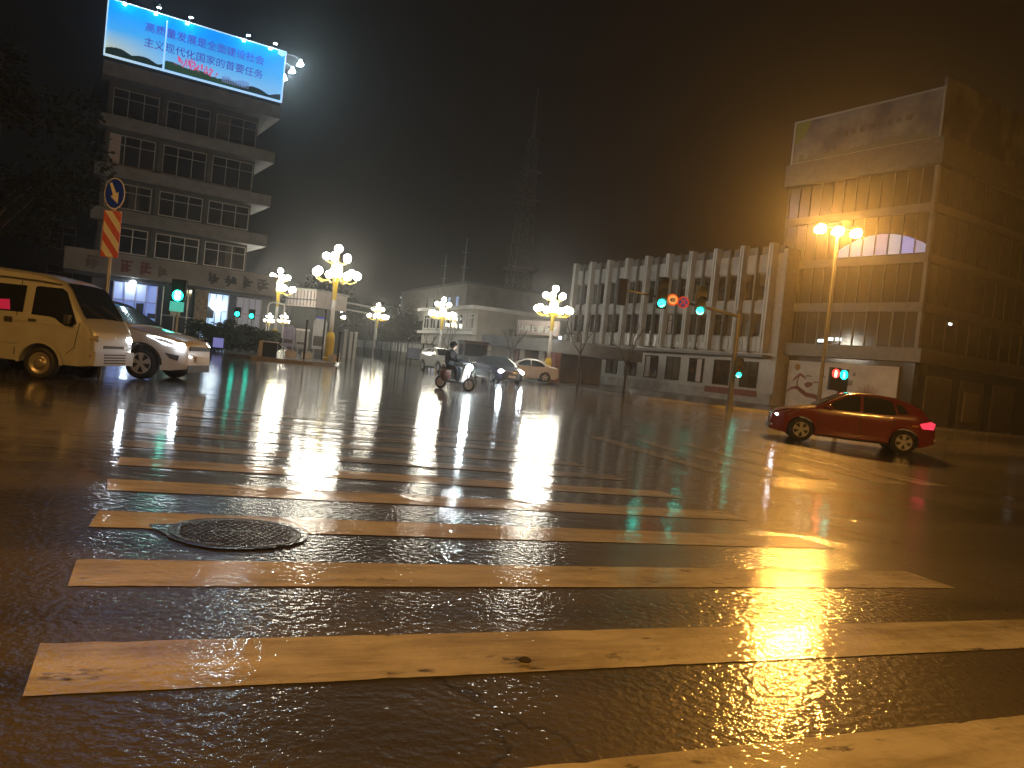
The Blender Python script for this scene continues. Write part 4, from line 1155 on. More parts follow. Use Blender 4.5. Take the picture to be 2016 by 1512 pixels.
# ------------------------------------------------------------------ traffic signs and signals
def keep_right_sign():
    p = at(210, 560, 18.3); g = gz(p.x, p.y)
    t = thing('traffic_sign', 'blue round keep right sign over a red and white striped board on a pole', 'traffic sign', (p.x, p.y, g), math.radians(8))
    k = at(227, 381, 18.3)
    zc = k.z - g
    dx = 0
    MB().cyl((dx, .06, -.2), (dx, .06, zc + .3), .04, n=10).build('pole', 'steel', t)
    def disc(r0, r1, y, m, name, sx=1):
        mb = MB(); n = 32
        mb.add([(dx + r1 * math.cos(2*PI*i/n) * sx, y, zc + r1 * math.sin(2*PI*i/n)) for i in range(n)] + [(dx + r1 * math.cos(2*PI*i/n) * sx, y + .02, zc + r1 * math.sin(2*PI*i/n)) for i in range(n)],
               [tuple(range(n)), tuple(range(2*n-1, n-1, -1))] + [((i+1) % n, i, n+i, n+(i+1) % n) for i in range(n)])
        return mb.build(name, m, t)
    disc(0, .37, 0, 'white_sign', 'sign_rim', .62); disc(0, .345, -.008, 'blue_sign', 'sign_face', .61)
    a = math.radians(-62)
    def rot(x, z): return (dx + (x * math.cos(a) - z * math.sin(a)) * .75, zc + x * math.sin(a) + z * math.cos(a))
    pts = [(-.27, -.035), (.02, -.055), (.02, -.13), (.27, 0), (.02, .13), (.02, .055), (-.27, .035)]
    MB().add([(x, -.016, z) for x, z in (rot(*q) for q in pts)], [(0, 1, 5, 6), (2, 3, 4)]).build('arrow', 'white_sign', t)
    z1, z0 = zc - .42, zc - 1.50; w = .185
    MB().box(dx - w, dx + w, 0, .02, z0, z1).build('striped_board', 'white_sign', t)
    mb = MB()
    def clip(pts):
        out = []
        for axis, lim, sg in ((0, -w, 1), (0, w, -1), (1, z0, 1), (1, z1, -1)):
            out = []
            for i in range(len(pts)):
                a_, b_ = pts[i], pts[(i + 1) % len(pts)]
                ia, ib = (a_[axis] - lim) * sg >= 0, (b_[axis] - lim) * sg >= 0
                if ia: out.append(a_)
                if ia != ib:
                    q = (lim - a_[axis]) / (b_[axis] - a_[axis]); out.append((a_[0] + (b_[0] - a_[0]) * q, a_[1] + (b_[1] - a_[1]) * q))
            pts = out
            if not pts: return []
        return pts
    for i in range(-1, 4):
        zz = z0 + .10 + i * .46
        q = clip([(-w, zz + .52), (-w, zz + .29), (w, zz - .22), (w, zz + .01)])
        if len(q) > 2: mb.add([(dx + x, -.006, z) for x, z in q], [tuple(range(len(q)))])
    mb.build('red_stripe', 'red_sign', t)
    fr = MB().box(dx - w - .012, dx - w, -.004, .021, z0, z1).box(dx + w, dx + w + .012, -.004, .021, z0, z1).box(dx - w, dx + w, -.003, .021, z1, z1 + .012).box(dx - w, dx + w, -.003, .021, z0 - .012, z0)
    fr.build('board_edge', 'red_sign', t)
keep_right_sign()

def signal_head(parent, x, y, z, lit, rz=0., sc=1., name='signal_head'):
    """three lenses, z is the centre of the lowest; faces -y"""
    mb = MB().box(x - .2*sc, x + .2*sc, y, y + .18*sc, z - .2*sc, z + 1.0*sc)
    h = mb.build(name, 'black', parent)
    for k in range(3):
        zz = z + k * .4 * sc
        m = {'g': ('green', 'off', 'off'), 'r': ('off', 'off', 'red'), '': ('off', 'off', 'off')}[lit][k]
        n = 20
        MB().add([(x + .15*sc*math.cos(2*PI*i/n), y - .01, zz + .15*sc*math.sin(2*PI*i/n)) for i in range(n)], [tuple(range(n))]).build('lens', m, h)
        v = MB(); vs = []
        for i in range(11):
            a = PI * i / 10; vs += [(x + .17*sc*math.cos(a), y, zz + .17*sc*math.sin(a)), (x + .17*sc*math.cos(a), y - .22*sc, zz + .17*sc*math.sin(a) + .02)]
        v.add(vs, [(2*i, 2*i+1, 2*i+3, 2*i+2) for i in range(10)]); v.build('visor', 'black', h)
    return h
def mast_signal():
    b = ground(1432, 812); D = 39
    b = at(1436, 800, D); g = gz(b.x, b.y)
    t = thing('traffic_signal_mast', 'curved traffic signal mast with two green lights over the road before the pilastered block', 'traffic light', (b.x, b.y, g))
    L_ = lambda px, py, d: at(px, py, d) - Vector((b.x, b.y, g))
    top = L_(1446, 622, D)
    MB().tube([(0, 0, 0), (0, 0, .3), (top.x * .2, 0, top.z - .4), (top.x * .2, 0, top.z + .3)], [.20, .14, .11, .09], 12).build('pole', 'mast', t)
    a0 = Vector((top.x * .2, 0, top.z)); a1 = L_(1385, 604, 37.4); a2 = L_(1226, 570, 34)
    MB().tube([a0, a1, a2], [.085, .07, .04], 10).build('mast_arm', 'mast', t)
    for px, py, d, lit in ((1300, 598, 35.2, 'g'), (1375, 613, 36.9, 'g')):
        q = L_(px, py, d); signal_head(t, q.x, q.y - .3, q.z, lit, sc=1.18)
    # a head for the other street, seen from its side
    q = L_(1222, 592, 34); h = MB().box(q.x - .19, q.x + .19, q.y - .25, q.y + .0, q.z - .2, q.z + .95).build('signal_head', 'black', t)
    MB().box(q.x - .13, q.x + .13, q.y - .27, q.y - .25, q.z + .0, q.z + .75).build('lens_cover', 'off', h)
    def disc(px, py, d, r, m, name, dy=0., par=t):
        q = L_(px, py, d); n = 24
        return MB().cyl((q.x, q.y - .25 + dy, q.z), (q.x, q.y - .23 + dy, q.z), r, n=n).build(name, m, par), q
    o, q = disc(1322, 591, 35.7, .27, mat('speed_red_lamplit', (.75, .16, .05), .4, emit=(1, .25, .05), es=.10), 'speed_sign')  # orange lamplight put into the ring as a faint glow
    disc(1322, 591, 35.7, .205, mat('speed_white_lamplit', (.80, .55, .35), .4, emit=(1, .5, .25), es=.22), 'speed_sign_face', -.012, o)  # white face tinted and glowing, orange lamplight painted into it
    text('40', 'speed_number', .25, 'ink', o, (q.x, q.y - .27, q.z - .09), .004, 'CENTER', bold=.006)
    o, q = disc(1343, 596, 36.2, .27, 'red_sign', 'no_stopping_sign')
    disc(1343, 596, 36.2, .21, 'blue_sign', 'no_stopping_face', -.012, o)
    mb = MB()
    for s_ in (1, -1):
        e = .145; w_ = .03
        mb.add([(q.x - e - w_*s_*0, q.y - .27, q.z - s_*e - w_), (q.x + e, q.y - .27, q.z + s_*e - w_), (q.x + e, q.y - .27, q.z + s_*e + w_), (q.x - e, q.y - .27, q.z - s_*e + w_)], [(0, 1, 2, 3)])
    mb.build('cross_bar', 'red_sign', o)
    q = L_(1450, 738, D)
    signal_head(t, q.x, q.y - .35, q.z, 'g', sc=.85)
mast_signal()

def ped_heads():
    D = 25.5
    b = at(1653, 800, D); g = gz(b.x, b.y)
    t = thing('pedestrian_signal', 'pedestrian signal post with red and green lights side by side above the red hatchback', 'traffic light', (b.x, b.y, g))
    q1, q2 = at(1645, 735, D), at(1661, 738, D)
    z1, z2 = q1.z - g, q2.z - g
    MB().tube([(.0, .1, 0), (.0, .1, z1 - .1)], .075, 10).build('post', 'black', t)
    def man(q, m, nm, sx):
        x = q.x - b.x; z = q.z - g
        h = MB().box(x - .155, x + .155, -.02, .16, z - .56, z + .19).build('signal_head', 'black', t)
        n = 20
        MB().add([(x + .13*math.cos(2*PI*i/n), -.032, z + .155*math.sin(2*PI*i/n)) for i in range(n)], [tuple(range(n))]).build('lens', mat(nm + '_halo', (.02, .02, .02), .2, emit=((1, .06, .05) if sx < 0 else (0, .9, .75)), es=2.2 if sx < 0 else 4), h)
        f = MB().ball((x, -.036, z + .075), .026, 8, 5, (1, .2, 1)).box(x - .036, x + .036, -.042, -.034, z - .03, z + .05).box(x - .034, x - .006, -.042, -.034, z - .12, z - .031).box(x + .006, x + .034, -.042, -.034, z - .12, z - .031)
        f.build('walking_figure', emat(nm + '_man', (1, .45, .25) if sx < 0 else (.1, 1, .9), 7), h)
    man(q1, 'ped_red', 'ped_red', -1) if False else man(q1, 'red', 'ped_red', -1)
    man(q2, 'green', 'ped_green', 1)
ped_heads()
def small_green(px, py, D, lab, r=.15, strength=9, ped=False):
    q = at(px, py, D); g = gz(q.x, q.y)
    t = thing('pedestrian_signal', lab, 'traffic light', (q.x, q.y, g), 0, 'green signals on the left pavement')
    z = q.z - g
    MB().cyl((0, .12, 0), (0, .12, z + .3), .05, n=8).build('post', 'steel', t)
    h = MB().box(-r * 1.3, r * 1.3, 0, .15, z - r * 1.5, z + r * 3).build('signal_head', 'black', t)
    n = 18
    MB().add([(r*math.cos(2*PI*i/n), -.012, z + r*math.sin(2*PI*i/n)) for i in range(n)], [tuple(range(n))]).build('lens', emat('ped_lens', (0, 1, .70), strength), h)
    if ped:
        MB().box(-.09, .09, -.03, -.015, z - .14, z + .16).build('walking_figure', 'greenman', h)
        MB().box(-r * 1.3, r * 1.3, -.02, .0, z - .62, z - .24).build('lens_below', emat('ped_lens_dim', (0, .55, .42), .8), h)
small_green(350, 582, 30, 'large glowing green pedestrian light in front of the shop door', .21, 14, True)
small_green(467, 618, 50, 'left one of two small green lights in front of the shops', .15)
small_green(495, 622, 52, 'right one of two small green lights in front of the shops', .15)

# ------------------------------------------------------------------ far buildings
def face_rz(px_l, y_l, D_l, px_r, D_r):
    a = at(px_l, y_l, D_l); b = at(px_r, y_l, D_r)
    return a, ang(b.x - a.x, b.y - a.y), math.hypot(b.x - a.x, b.y - a.y)
def far_blocks():
    # three storey cream block behind: facade from (785, ...) far to (912, ...) nearer, then a side going right
    a, rz, w = face_rz(785, 640, 150, 912, 118)
    t = thing('apartment_block', 'pale three storey block with small windows behind the cream house, two panes lit blue', 'building', (a.x, a.y, 0), rz)
    zt = at(912, 557, 118).z
    MB().box(0, w, 0, 14, -4, zt).build('wall', 'cream', t)
    MB().box(-.3, w + .3, -.3, 14.3, zt, zt + .35).build('roof', 'concrete', t)
    n = 9
    for row, z in enumerate((zt - 3.6, zt - 7.3)):
        for i in range(n):
            x = .8 + i * (w - 1.2) / n
            lit = row == 0 and i in (7, 8)
            window(t, x, x + 1.15, z, z + 1.75, -.03, 2, emat('pane_blue', (.30, .48, 1), .8) if lit else 'glass_w', 'alu', .06, .7)
    for i in range(5): MB().ball((.15, -.2, zt - 1 - i * 1.5), .11, 8, 6).build('facade_light', emat('facade_dot', (.8, .9, 1), 2.5), t, True)
    a, rz, w = face_rz(831, 650, 100, 938, 84)
    t = thing('two_storey_house', 'cream two storey house with tall upper windows and flat roof slab', 'building', (a.x, a.y, 0), rz)
    zt = at(938, 603, 84).z
    MB().box(0, w, 0, 26, -3, zt - .3).build('wall', 'cream', t)
    MB().box(-.6, w + .25, -.7, 26, zt - .3, zt + .1).build('roof', 'white_wall', t)
    zf = at(938, 655, 84).z
    for i in range(7):
        x = .5 + i * (w - .8) / 7
        window(t, x, x + (w - .8) / 7 - .45, zf + .35, zt - .75, -.03, 2, 'glass_w', 'white_wall', .1, .75)
    MB().box(-.5, w + .15, -.5, 0, zf - .25, zf + .1).build('floor_band', 'white_wall', t)
    MB().box(1, w * .55, -.06, -.02, -.2, 2.0).build('lit_shopfront', emat('shop_glow', (.45, .52, 1), .16), t)
    MB().box(w, w + .12, 3, 20, -.5, zf - 1).build('side_wall_panel', 'concrete', t)
far_blocks()

def gateway():
    # low pale annex with flat canopy, then the pillared gateway with its sign
    a, rz, w = face_rz(962, 700, 63, 1118, 56)
    t = thing('pillared_gateway', 'gateway with red brown pillars, a flat canopy and a sign of white strokes', 'building', (a.x, a.y, 0), rz)
    def X(px):
        lo, hi = -5, 30
        for i in range(40):
            m_ = (lo + hi) / 2; q = Vector((a.x + math.cos(rz) * m_, a.y + math.sin(rz) * m_, 0))
            r = ray(px, 690)
            if q.x / q.y < r[0]: lo = m_
            else: hi = m_
        return lo
    zc0, zc1 = at(1000, 684, 61).z, at(1000, 662, 61).z
    MB().box(0, X(1030), .2, 9, -1, zc0).build('annex_wall', 'cream', t)
    MB().box(-.4, X(1022), -.6, 9, zc0, zc1).build('annex_canopy', 'concrete', t)
    MB().box(X(1022), X(1108), -1.2, 9, zc0 - .1, zc1 - .05).build('gate_canopy', 'concrete', t)
    zs0, zs1 = at(1060, 660, 58.5).z, at(1060, 632, 58.5).z
    x0, x1 = X(1023), X(1101)
    MB().box(x0, x1, -.5, -.2, zs0, zs1).build('sign_board', 'pink', t)
    n = 6
    for i in range(n):
        mb = MB(); strokes(mb, x0 + .15 + i * (x1 - x0) / n, zs0 + .15, (x1 - x0) / n * .82, -.56, -.5, 120 + i, .16); mb.build('sign_character', 'white_wall' if i % 2 else 'ink', t)
    for i in range(n):
        mb = MB(); strokes(mb, x0 + .22 + i * (x1 - x0) / n, zs0 + .12, (x1 - x0) / n * .8, -.59, -.57, 150 + i, .12); mb.build('sign_stroke', 'white_sign', t)
    for px, m in ((1034, 'redcol'), (1046, 'tile'), (1084, 'tile'), (1096, 'redcol'), (1108, 'redcol')):
        x = X(px); MB().box(x - .28, x + .28, -.9, -.35, -1, zc0 - .1).build('pillar', m, t)
    MB().box(X(1050), X(1080), 1.0, 1.2, -1, zc0 - .1).build('gate_leaf', 'redcol', t)
    MB().box(X(1064), X(1080), .9, .98, -1, zc0 - .3).build('doorway', 'dark', t)
    MB().box(X(1018), X(1032), .1, .19, 1.6, 2.9).build('wall_notice', 'redcol', t)
    for px in (1078, 1094): MB().box(X(px) - .03, X(px) + .03, -.98, -.92, .6, 1.5).build('strip_light', emat('strip_glow', (1, .85, .6), 1.5), t)
    MB().ball((X(1112), -.6, zc1 + .1), .12, 8, 6).build('gate_lamp', emat('gate_lamp_glow', (.7, .8, 1), 9), t)
gateway()

def annex_left():
    a, rz, w = face_rz(75, 480, 66, 205, 70)
    t = thing('dark_annex', 'dim grey building at the far left behind the striped sign', 'building', (a.x, a.y, 0), rz)
    z = at(100, 350, 66).z
    MB().box(0, w, 0, 12, -1, z).build('wall', 'concrete_d', t)
    MB().box(-.3, w + .3, -.3, 12, z, z + .4).build('roof', 'concrete_d', t)
    for r_ in range(3):
        for i in range(2): window(t, .8 + i * 2.8, 2.9 + i * 2.8, 3.6 + r_ * 3.4, 5.6 + r_ * 3.4, -.04, 2)
annex_left()

def kiosk():
    # pale box-shaped gatehouse seen under the second lamp
    a, rz, w = face_rz(563, 590, 72, 622, 70)
    t = thing('gatehouse', 'small pale gatehouse with a ribbed upper storey behind the second globe lamp', 'building', (a.x, a.y, 0), rz)
    z1 = at(600, 573, 71).z; z0 = at(600, 604, 71).z
    MB().box(0, w, 0, 4, z0, z1).build('upper_storey', 'pink', t)
    MB().box(-.15, w + .15, -.15, 4.1, z1, z1 + .2).build('roof', 'cream', t)
    for i in range(9): MB().box(.15 + i * w / 9, .25 + i * w / 9, -.06, 0, z0 + .1, z1).build('rib', 'concrete', t)
    MB().box(-.05, w + .05, -.08, -.0, z0 + (z1 - z0) * .42, z0 + (z1 - z0) * .5).build('rail', 'concrete_d', t)
    MB().box(.3, w - .3, .4, 3.6, -.5, z0).build('ground_storey', 'concrete_d', t)
kiosk()

def pipe_bridge():
    a, b = at(622, 584, 74), at(742, 607, 74)
    t = thing('pipe_bridge', 'thin pale overhead pipe frame crossing behind the tallest globe lamp', 'pipe frame', (a.x, a.y, gz(a.x, a.y)))
    g = gz(a.x, a.y); d = b - a
    MB().cyl((0, 0, a.z - g), (d.x, d.y, a.z - g + d.z), .085, n=8).build('upper_pipe', 'white_wall', t)
    c = at(622, 609, 74) - a; e = at(726, 617, 74) - a; mid = at(648, 603, 74) - a
    MB().tube([(c.x, .3, c.z + a.z - g), (mid.x, .3, mid.z + a.z - g), (e.x, .3, e.z + a.z - g)], .085, 8).build('lower_pipe', 'white_wall', t)
    for q in (Vector((0, 0, 0)), d):
        MB().cyl((q.x, q.y + .15, -.5), (q.x, q.y + .15, a.z - g + q.z), .09, n=8).build('post', 'steel', t)
pipe_bridge()

# ------------------------------------------------------------------ things on the traffic island
def island_things():
    p = ground(530, 708); g = gz(p.x, p.y) + .16
    p = at(530, 706, 40.5)
    t = thing('planter_box', 'dark square planter box with white side at the front of the island', 'planter', (p.x, p.y, gz(p.x, p.y) + .16), .25)
    MB().box(-.36, .36, -.36, .36, 0, .72).build('box', 'black', t)
    MB().box(-.55, -.362, -.40, .40, 0, .78).build('side_panel', 'white_wall', t)
    MB().box(-.36, .40, -.38, .38, .722, .77).build('rim', 'white_wall', t)
    def panel(px0, px1, py0, py1, D, m, capm, lab, arch=False):
        a, b = at(px0, py1, D), at(px1, py1, D); top = at(px0, py0, D)
        gg = gz(a.x, a.y) + .16; w = (b - a).length; h = top.z - gg
        t = thing('notice_board', lab, 'notice board', (a.x, a.y, gg), ang(b.x - a.x, b.y - a.y), 'boards on the island')
        pts = [(0, .55), (w, .55), (w, h - .25), (w - .15, h), (.15, h), (0, h - .25)] if arch else [(0, .5), (w, .5), (w, h), (0, h)]
        MB().prism(pts, -.06, .06).build('board', m, t)
        for x in (.1, w - .1): MB().cyl((x, .12, 0), (x, .12, h - .1), .04, n=8).build('leg', 'steel', t)
        MB().box(-.03, w + .03, -.075, .075, h - .02, h + .10).build('cap', capm, t) if not arch else MB().box(.15, w - .15, -.07, .07, h - .02, h + .06).build('cap', capm, t)
        MB().box(.08, w - .08, -.075, -.062, .75, h * .55).build('poster', 'slab', t)
    violet = mat('violet_grey_board', (.30, .28, .40), .35, var=.3); grey = mat('grey_board', (.34, .33, .32), .35, var=.3); pale = mat('pale_grey_board', (.45, .45, .46), .35, var=.2)
    panel(554, 577, 640, 695, 46, violet, 'concrete', 'violet grey notice board, leftmost of the three boards on the island', True)
    panel(580, 604, 649, 697, 47, grey, 'white_wall', 'grey notice board with a white top edge between the two other boards')
    panel(612, 638, 625, 700, 49, pale, 'blue_sign', 'tall pale grey notice board with blue cap left of the tallest lamp', True)
    for px, py0, py1, D, lab in ((600, 632, 715, 42, 'thin black post in front of the grey notice board'), (636, 612, 704, 45, 'thin black post left of the yellow lamp base'), (667, 655, 712, 43, 'thin black post right of the yellow lamp base')):
        b = at(px - 3, py1, D); tp = at(px + 3, py0, D); g = gz(b.x, b.y) + .16
        t = thing('bollard_post', lab, 'post', (b.x, b.y, g), 0, 'thin black posts on the island')
        MB().cyl((0, 0, 0), (0, 0, tp.z - g), .055, n=8).build('post', 'black', t)
        MB().ball((0, 0, tp.z - g), .08, 8, 6).build('finial', 'black', t)
    # white bent pipe frame at the left of the island
    a = at(519, 700, 48); tp = at(526, 594, 48); e = at(560, 600, 48); g = gz(a.x, a.y)
    t = thing('pipe_arch', 'white bent pipe arch rising beside the shop with the small green lights', 'pipe frame', (a.x, a.y, g))
    h = tp.z - g
    MB().tube([(0, 0, 0), (0, 0, h - .3), (.08, 0, h - .08), (.3, 0, h), (e.x - a.x, 0, e.z - g), (e.x - a.x + .1, 0, 0)], .05, 8).build('pipe', 'lamp_white', t)
    for k, (px, py, D) in enumerate(((518, 700, 41.5), (571, 702, 43), (604, 700, 44), (657, 714, 43.5))):
        p = at(px, py, D); g = gz(p.x, p.y) + .16
        t = thing('stone_block', ('white kerb block left of the dark planter', 'white block under the violet grey board', 'white block under the grey board', 'white block at the foot of the yellow lamp base')[k], 'stone block', (p.x, p.y, g), .3, 'white blocks on the island')
        MB().box(-.3, .3, -.25, .25, 0, .34).build('block', 'white_wall', t); MB().box(-.22, .22, -.18, .18, .34, .42).build('cap', 'tile', t)
island_things()

# ------------------------------------------------------------------ low picket wall, bus shelter
def picket_wall():
    a, b = at(700, 700, 92), at(838, 716, 72)
    g0 = gz(a.x, a.y); d = b - a; w = math.hypot(d.x, d.y)
    t = thing('picket_wall', 'low pale wall topped with white blocks along the far street', 'wall', (a.x, a.y, g0 - .1), ang(d.x, d.y))
    MB().box(0, w, 0, .24, -.5, 1.15).build('wall', 'cream', t)
    n = 22
    for i in range(n): MB().box(i * w / n + .1, i * w / n + w / n * .6, -.03, .27, 1.15, 2.05).build('picket', 'white_wall', t)
    MB().box(0, w, .06, .18, 2.05, 2.15).build('rail', 'concrete', t)
    for i in range(8): MB().box(i * w / 7.3, i * w / 7.3 + .12, -.06, -.0, -.5, 2.1).build('post', 'black', t)
    p = at(686, 700, 80)
    for k, px in enumerate((677, 688, 697)):
        p = at(px, 702, 74); q = at(px, (650, 655, 655)[k], 74); g = gz(p.x, p.y)
        u = thing('fence_post', ('pale flat fence post nearest the tallest lamp', 'middle pale flat fence post right of the tallest lamp', 'slim white fence post where the picket wall starts')[k], 'post', (p.x, p.y, g), 0, 'pale posts by the picket wall')
        MB().box(-.14, .14, -.06, .06, -.2, q.z - g).build('post', 'tile', u); MB().box(-.17, .17, -.09, .09, q.z - g, q.z - g + .08).build('cap', 'white_wall', u)
    p = at(815, 712, 68); g = gz(p.x, p.y)
    s = thing('bus_shelter', 'small dark bus shelter with a thin pale roof before the picket wall', 'bus shelter', (p.x, p.y, g + .1), az(120))
    h = at(815, 676, 68).z - g
    MB().box(-1.6, 1.6, -.9, .9, h - .1, h).build('roof', 'concrete', s)
    for x in (-1.4, 1.4):
        for y in (-.7, .7): MB().cyl((x, y, -.2), (x, y, h - .1), .05, n=8).build('post', 'black', s)
    MB().box(-1.35, 1.35, .7, .74, .5, h - .5).build('back_panel', mat('shelter_panel', (.30, .33, .45), .25), s)
    MB().box(-1.1, 1.1, .2, .6, .42, .48).build('bench', 'black', s)
picket_wall()

# ------------------------------------------------------------------ lattice mast
def tower():
    D = 190
    b = at(1012, 640, D); tp = at(1062, 175, D)
    t = thing('lattice_mast', 'tall faint steel lattice mast rising into the haze at the centre', 'mast', (b.x, b.y, -1), .4)
    H = tp.z + 1
    m = mat('mast_steel', (.35, .35, .35), .5)
    def hw(z): return 2.9 * (1 - z / H) ** 1.1 + .5
    zs = [0]
    while zs[-1] < H * .82: zs.append(zs[-1] + max(2.4, hw(zs[-1]) * 1.5))
    for sx, sy in ((-1, -1), (1, -1), (1, 1), (-1, 1)):
        mb = MB(); mb.tube([(sx * hw(z), sy * hw(z), z) for z in zs], .15, 5); mb.build('leg', m, t)
    mb = MB()
    for z0, z1 in zip(zs, zs[1:]):
        for (ax, ay), (bx, by) in (((-1,-1),(1,-1)), ((1,-1),(1,1)), ((1,1),(-1,1)), ((-1,1),(-1,-1))):
            mb.cyl((ax*hw(z0), ay*hw(z0), z0), (bx*hw(z1), by*hw(z1), z1), .07, n=4); mb.cyl((bx*hw(z0), by*hw(z0), z0), (ax*hw(z1), ay*hw(z1), z1), .07, n=4)
            mb.cyl((ax*hw(z1), ay*hw(z1), z1), (bx*hw(z1), by*hw(z1), z1), .07, n=4)
    mb.build('lattice', m, t)
    for f in (.36, .60, .70): MB().box(-hw(f*H)-1, hw(f*H)+1, -hw(f*H)-1, hw(f*H)+1, f*H, f*H + .5).build('platform', m, t)
    MB().tube([(0, 0, zs[-1]), (0, 0, H * .92), (0, 0, H)], [.5, .3, .12], 6).build('spire', m, t)
    for px, py, k in ((880, 500, 0), (918, 468, 1)):
        b = at(px - 8, 570, 130); tp = at(px, py, 130); g = b.z - 8
        u = thing('roof_antenna', ('thin left roof antenna behind the pale three storey block', 'thin right roof antenna behind the pale three storey block')[k], 'antenna', (b.x, b.y, g), 0, 'thin roof antennas')
        MB().tube([(0, 0, 0), (0, 0, (tp.z - g) * .6), (0, 0, tp.z - g)], [.3, .2, .08], 6).build('pole', 'steel', u)
        for q in (.7, .85): MB().box(-.6, .6, -.05, .05, (tp.z - g) * q, (tp.z - g) * q + .12).build('crosspiece', 'steel', u)
tower()

# ------------------------------------------------------------------ trees, shrubs
def bare_tree(px, py_b, py_t, D, lab, seed, stake=True):
    b = at(px, py_b, D); tp = at(px, py_t, D); g = gz(b.x, b.y) + .1
    r = random.Random(seed); H = tp.z - g
    t = thing('young_street_tree', lab, 'tree', (b.x, b.y, g), r.uniform(0, 6), 'bare young street trees')
    MB().tube([(0, 0, -.1), (.03, .02, H * .25), (-.02, .03, H * .46)], [.075, .062, .052], 8).build('trunk', 'bark', t, True)
    mb = MB()
    def grow(p, d, l, rad, n):
        q = p + d * l * .5 + Vector((r.uniform(-.1, .1), r.uniform(-.1, .1), .05)) * l
        e = q + (d + Vector((0, 0, .35))).normalized() * l * .5
        mb.tube([p, q, e], [rad, rad * .8, rad * .6], 5)
        if n:
            for k in range(r.randint(2, 3)):
                dd = (d + Vector((r.uniform(-.7, .7), r.uniform(-.7, .7), r.uniform(.0, .6)))).normalized()
                grow(e, dd, l * r.uniform(.55, .8), rad * .6, n - 1)
    for k in range(3):
        a = 2 * PI * k / 3 + r.uniform(-.4, .4)
        grow(Vector((-.02, .03, H * .46 - k * .05)), Vector((math.cos(a) * .55, math.sin(a) * .55, .8)).normalized(), H * .22, .04, 3)
    mb.build('branches', 'bark', t)
    if stake:
        MB().tube([(.75, .1, -.1), (.02, 0, H * .33)], .02, 5).build('stake', 'bark', t); MB().tube([(-.6, -.35, -.1), (0, 0, H * .33)], .02, 5).build('stake', 'bark', t)
bare_tree(1136, 766, 610, 44.5, 'bare forked young tree beside the left end of the pilastered block', 3)
bare_tree(1228, 775, 640, 43.5, 'bare staked young tree before the ground floor windows of the pilastered block', 4)
bare_tree(1000, 738, 640, 58, 'crooked bare tree behind the white parked saloon', 5, False)
bare_tree(878, 712, 640, 70, 'bare thin tree beside the lamp of the cream house', 6, False)
bare_tree(843, 716, 655, 69, 'bare thin tree just right of the bus shelter', 9, False)

def leafy(name, parent, centre, rad, n, size, seed, m=('leaf', 'leaf_l'), clumps=14, flat=.8):
    r = random.Random(seed); mb = MB(); c0 = Vector(centre)
    cl = []
    for i in range(clumps):
        v = Vector((r.gauss(0, 1), r.gauss(0, 1), r.gauss(0, 1))); v.normalize(); v *= r.uniform(.35, 1) ** .6
        cl.append((Vector((v.x * rad[0], v.y * rad[1], v.z * rad[2])), r.uniform(.22, .42)))
    for i in range(n):
        c, s_ = r.choice(cl)
        v = Vector((r.gauss(0, 1), r.gauss(0, 1), r.gauss(0, 1) * flat)).normalized() * r.uniform(.3, 1) ** .5
        p = c0 + c + Vector((v.x * rad[0] * s_, v.y * rad[1] * s_, v.z * rad[2] * s_ * 1.1))
        a = Vector((r.uniform(-1, 1), r.uniform(-1, 1), r.uniform(-.6, .6))).normalized(); b = a.orthogonal().normalized()
        l = size * r.uniform(.6, 1.3); w = l * .5
        mb.mi(0 if r.random() < .65 else 1)
        mb.add([p - a * l, p - b * w, p + a * l, p + b * w], [(0, 1, 2, 3)])
    return mb.build(name, list(m), parent)
def tree(px, py_b, D, H, rx, lab, seed, n=2600, th=.16):
    b = at(px, py_b, D); g = gz(b.x, b.y)
    t = thing('leafy_tree', lab, 'tree', (b.x, b.y, g), 0, 'dark leafy trees')
    mb = MB().tube([(0, 0, -.2), (.1, 0, H * .25), (0, .1, H * .55), (.15, 0, H * .8)], [th, th * .8, th * .55, th * .2], 8)
    for k in range(5):
        a = k * 1.3; mb.tube([(0.05, 0, H * (.35 + .06 * k)), (rx * .5 * math.cos(a), rx * .5 * math.sin(a), H * (.52 + .06 * k))], [th * .5, th * .15], 5)
    mb.build('trunk', 'bark', t)
    leafy('crown', t, (0, 0, H * .66), (rx, rx, H * .36), n, .12 + .02 * D / 30, seed, clumps=22)
    return t
tree(-40, 640, 34, 12, 4.0, 'dark leafy tree at the left edge beyond the silver microvan', 21, 5200, .24)
tree(612, 690, 88, 9, 3.2, 'loose leafy tree showing through the haze left of the tallest lamp', 22)
tree(648, 690, 95, 8.6, 3.4, 'loose leafy tree standing directly behind the tallest lamp', 23)
tree(770, 690, 112, 7.6, 4.2, 'dark round tree before the pale three storey block', 24, 3000)
tree(805, 696, 106, 6.4, 4.0, 'dark spreading tree next to the bus shelter roof', 25, 3000)
tree(725, 690, 116, 8.2, 4.4, 'dark leafy tree behind the picket wall lamp', 26, 3000)
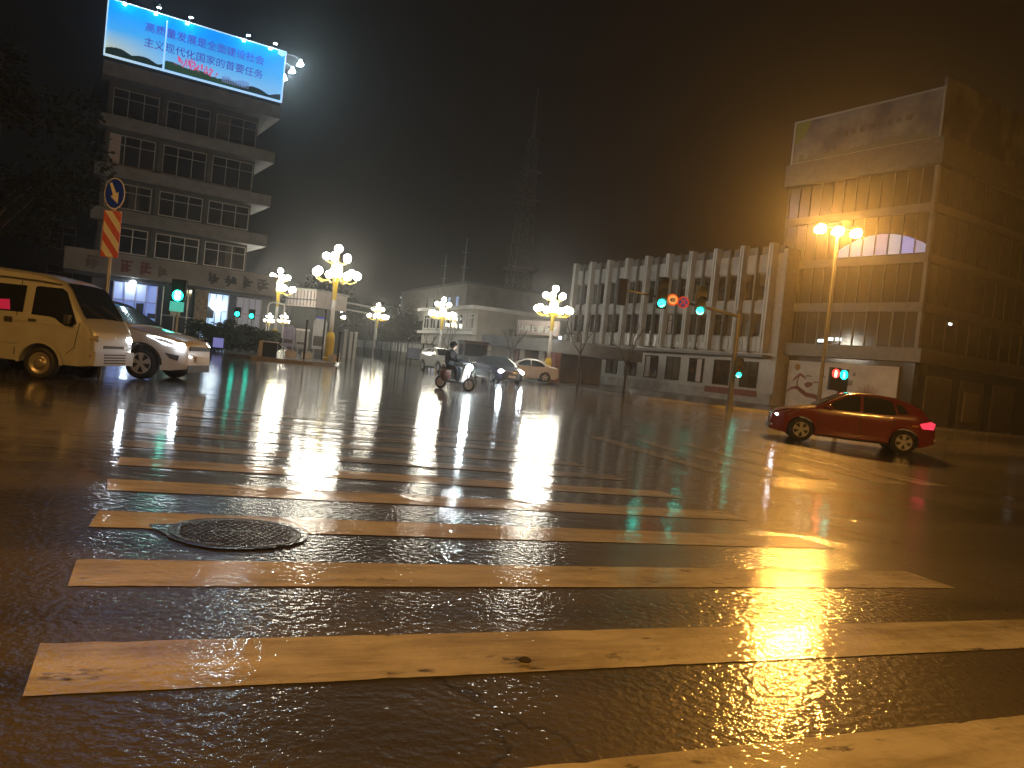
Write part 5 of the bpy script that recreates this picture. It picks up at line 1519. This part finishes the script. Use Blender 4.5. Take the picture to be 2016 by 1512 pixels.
def hedge(px, py, D, w, dp, h, lab, seed, n=2600):
    b = at(px, py, D); g = gz(b.x, b.y) + .1
    t = thing('clipped_shrub', lab, 'shrub', (b.x, b.y, g), az(66), 'dark shrubs before the shops')
    leafy('foliage', t, (0, 0, h * .5), (w / 2, dp / 2, h * .5), n, .11, seed, clumps=26)
    MB().tube([(0, 0, 0), (.1, 0, h * .6)], [.05, .02], 6).build('stem', 'bark', t)
hedge(405, 690, 44, 3.4, 1.6, 1.6, 'dark shrub just right of the white car bonnet', 41)
hedge(446, 690, 45.5, 3.0, 1.7, 1.75, 'dark shrub in the middle of the row before the shops', 42)
hedge(484, 692, 46, 2.8, 1.6, 1.65, 'dark shrub under the two small green lights', 43)
hedge(515, 692, 47, 2.2, 1.5, 1.5, 'dark shrub at the right end of the row beside the island', 44, 1900)
def ad_box():
    p = at(427, 704, 42); g = gz(p.x, p.y)
    t = thing('light_box', 'small blue glowing light box by the road right of the white car', 'sign', (p.x, p.y, g), .2)
    MB().box(-.30, .30, 0, .2, .25, .85).build('cabinet', 'black', t)
    MB().box(-.27, .27, -.02, 0, .29, .81).build('face', emat('box_face', (.16, .28, 1), .4), t)
    for x in (-.2, .2): MB().box(x - .04, x + .04, .05, .15, 0, .25).build('foot', 'black', t)
ad_box()
#==HAZE==
def haze():
    me = bpy.data.meshes.new('haze'); b = MB().box(-130, 110, -22, 190, -3.4, 62)
    me.from_pydata(b.v, [], b.f)
    m = bpy.data.materials.new('haze'); m.use_nodes = True; nt = m.node_tree; nt.nodes.clear()
    out = nt.nodes.new('ShaderNodeOutputMaterial'); sm = nt.nodes.new('ShaderNodeAddShader')
    for i, (den, g) in enumerate(((.0006, .35), (.0013, .90))):      # mist, and a forward-scattering share added to draw halos round the lamps
        v = nt.nodes.new('ShaderNodeVolumePrincipled')
        v.inputs['Color'].default_value = (.92, .92, .92, 1); v.inputs['Density'].default_value = den; v.inputs['Anisotropy'].default_value = g
        nt.links.new(v.outputs[0], sm.inputs[i])
    nt.links.new(sm.outputs[0], out.inputs['Volume'])
    me.materials.append(m)
    o = bpy.data.objects.new('haze', me); COL.objects.link(o); o['kind'] = 'stuff'
haze()
